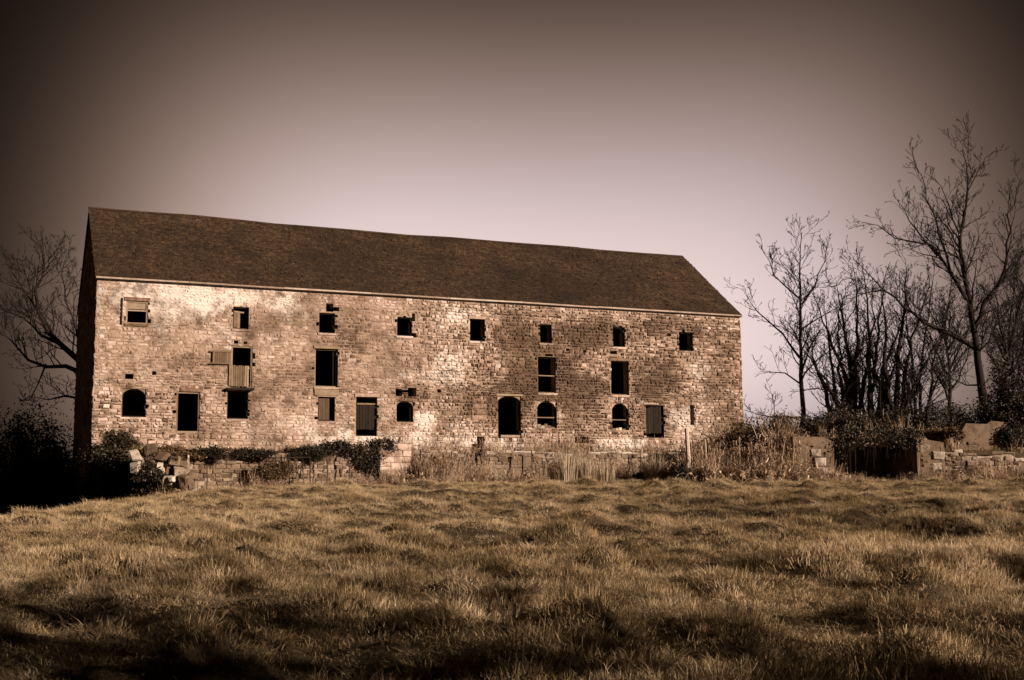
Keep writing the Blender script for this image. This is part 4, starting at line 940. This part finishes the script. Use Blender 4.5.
# tall dry weeds along the wall foot
ws = [source(weed_tuft(90 + k, 9, .95, 0), 'weed', M['weed']) for k in range(3)] + [source(weed_tuft(95 + k, 9, .85, 1), 'bramble_cane', M['weed']) for k in range(3)] + [source(weed_tuft(99 + k, 40, .75, 2), 'bleached_grass', M['weed']) for k in range(2)]
P = []
def belt(u0, u1, y0, y1, num, s0, s1, thr=0.):
    for k in range(num):
        u = rng.uniform(u0, u1); y = rng.uniform(y0, y1); p = loc(u, y)
        if fbm(u * .5, y * .5 + 7) < thr: continue
        P.append((p[0], p[1], hz(*p), rng.uniform(s0, s1) * (.55 + .9 * float(fbm(u * .7, y + 60)))))
belt(13.8, 34, -4.6, -3.1, 1300, .7, 1.75, .40); belt(13.8, 37, -7.6, -4.6, 1500, .4, 1.05, .44); belt(13.6, 34, -2.8, -.3, 800, .55, 1.25, .40)
belt(4, 13.6, -4.3, -3.2, 170, .35, .8, .3); belt(2, 13, -2.6, -.2, 170, .35, .8, .4); belt(33, 40, -13, -4, 160, .5, 1.0, .3)
for k in range(600):
    x = rng.uniform(7.5, 12.0); y = rng.uniform(50.4, 55); P.append((x, y, hz(x, y), rng.uniform(.9, 2.0)))
for k in range(420):
    x = rng.uniform(11.8, 23.5); y = rng.uniform(50.3, 51.3); P.append((x, y, hz(x, y), rng.uniform(.35, 1.1) * (.45 if 13.8 < x < 17.2 else 1)))
for k in range(80):
    x = rng.uniform(11.5, 24); y = rng.uniform(52.0, 57); z_ = 3.72 if 13.2 < x < 17.7 else hz(x, y); P.append((x, y, z_, rng.uniform(.5, 1.3)))
for k in range(70):
    x = rng.uniform(-15.5, -11.5); y = rng.uniform(45.5, 47.0); P.append((x, y, hz(x, y), rng.uniform(.4, .8)))
P = np.array(P); n = len(P)
scatter('dry_weeds', P[:, :3], np.stack([rng.normal(0, .16, n), rng.normal(0, .16, n), rng.random(n) * 6.283], 1), np.repeat(P[:, 3:4], 3, 1) * np.stack([np.ones(n), np.ones(n), np.ones(n)], 1), rng.integers(0, 8, n), ws, 'tangle of dry weeds and brambles along the foot of the walls', 'weeds')
# pale clumps of tall bleached grass
for k, (px, Y, h, nb, lab) in enumerate(((566, 53.8, 1.9, 420, 'tall pale clump of bleached grass below the middle windows'), (584, 54.0, 1.6, 300, 'shorter pale grass clump right of the tallest one'), (541, 54.0, 1.25, 220, 'small pale grass clump left of the tallest one'), (655, 54.2, 1.5, 260, 'bleached grass clump below the plank door'), (604, 54.2, 1.3, 240, 'loose pale grass clump left of the one below the plank door'), (498, 54.4, 1.15, 200, 'pale grass clump below the middle doorway\'s left side'), (725, 52.4, 1.4, 260, 'pale grass clump in front of the tall bramble heap'))):
    random.seed(300 + k); mb_ = MB()
    for q in range(nb):
        a = random.uniform(0, 6.283); r = random.random() ** .7 * .5; b = Vector((r * math.cos(a), r * math.sin(a) * .7, -.05)); hh = h * random.uniform(.5, 1.08); fl = Vector((math.cos(a), math.sin(a), 0)) * hh * random.uniform(.02, .28)
        strip(mb_, b, b + fl + Vector((0, 0, hh * random.uniform(.8, 1))), b + fl * .35 + Vector((0, 0, hh * .6)), random.uniform(.006, .012), random.random())
    o = mb_.build('tall_grass', M['straw'], None); o.location = gp(px, Y); tag(o, lab, 'grass clump', 'pale grass clumps along the wall')

# ------------------------------------------------------------------ unseen trees and hedge near the viewer, added to shade the near field
random.seed(401); mb = MB()
SPOTS = [(13 + .45 * k + random.uniform(0, 16), -16 + 2.6 * k + random.uniform(-1.5, 1.5)) for k in range(15)]
for (x, y) in SPOTS:
    x = max(x, .43 * y + 7.5); z = hz(x, y); H = random.uniform(9, 13.5); p = Vector((x, y, z - .2))
    a, b = wander(p, Vector((random.gauss(0, .06), random.gauss(0, .06), 1)), H, random.uniform(.16, .26), .03, 9, .05, .03); mb.tube(a, b, 7, cap=False)
    shoots(mb, a, b, 1, 6.5, dict(CFG, depth=3, dens=[0, 1.9, 1.7, 1.6], ratio=.6), .25)
tag(mb.build('shade_trees', M['bark'], None, True), 'bare trees out of view, placed to shade the near field', 'trees', kind='stuff')  # out-of-view trees, put here for the shadows they throw
rng = np.random.default_rng(77); cs = []
while len(cs) < 1100:
    t = rng.uniform(.5, 24); H = 9.0 + 1.2 * math.sin(t * .9) + 1.0 * math.sin(t * 2.3 + 1)
    if rng.random() > sst(.5, 11, t) * .93 + .07: continue
    cs.append((16.2 - .5 * t + rng.normal(0, .9), 3.2 - .867 * t + rng.normal(0, .9), rng.random() ** .85 * H))
cs = np.array(cs); V, F, t = leaf_cloud(56000, cs, np.array([1.5, 1.5, 1.3]), .2, rng)
tag(mesh_np('shade_hedge', V, F, M['leaf'], None, t), 'unseen tall hedge added to shade the near field', 'hedge', kind='stuff')  # out-of-view leaf mass added to darken the nearest ground
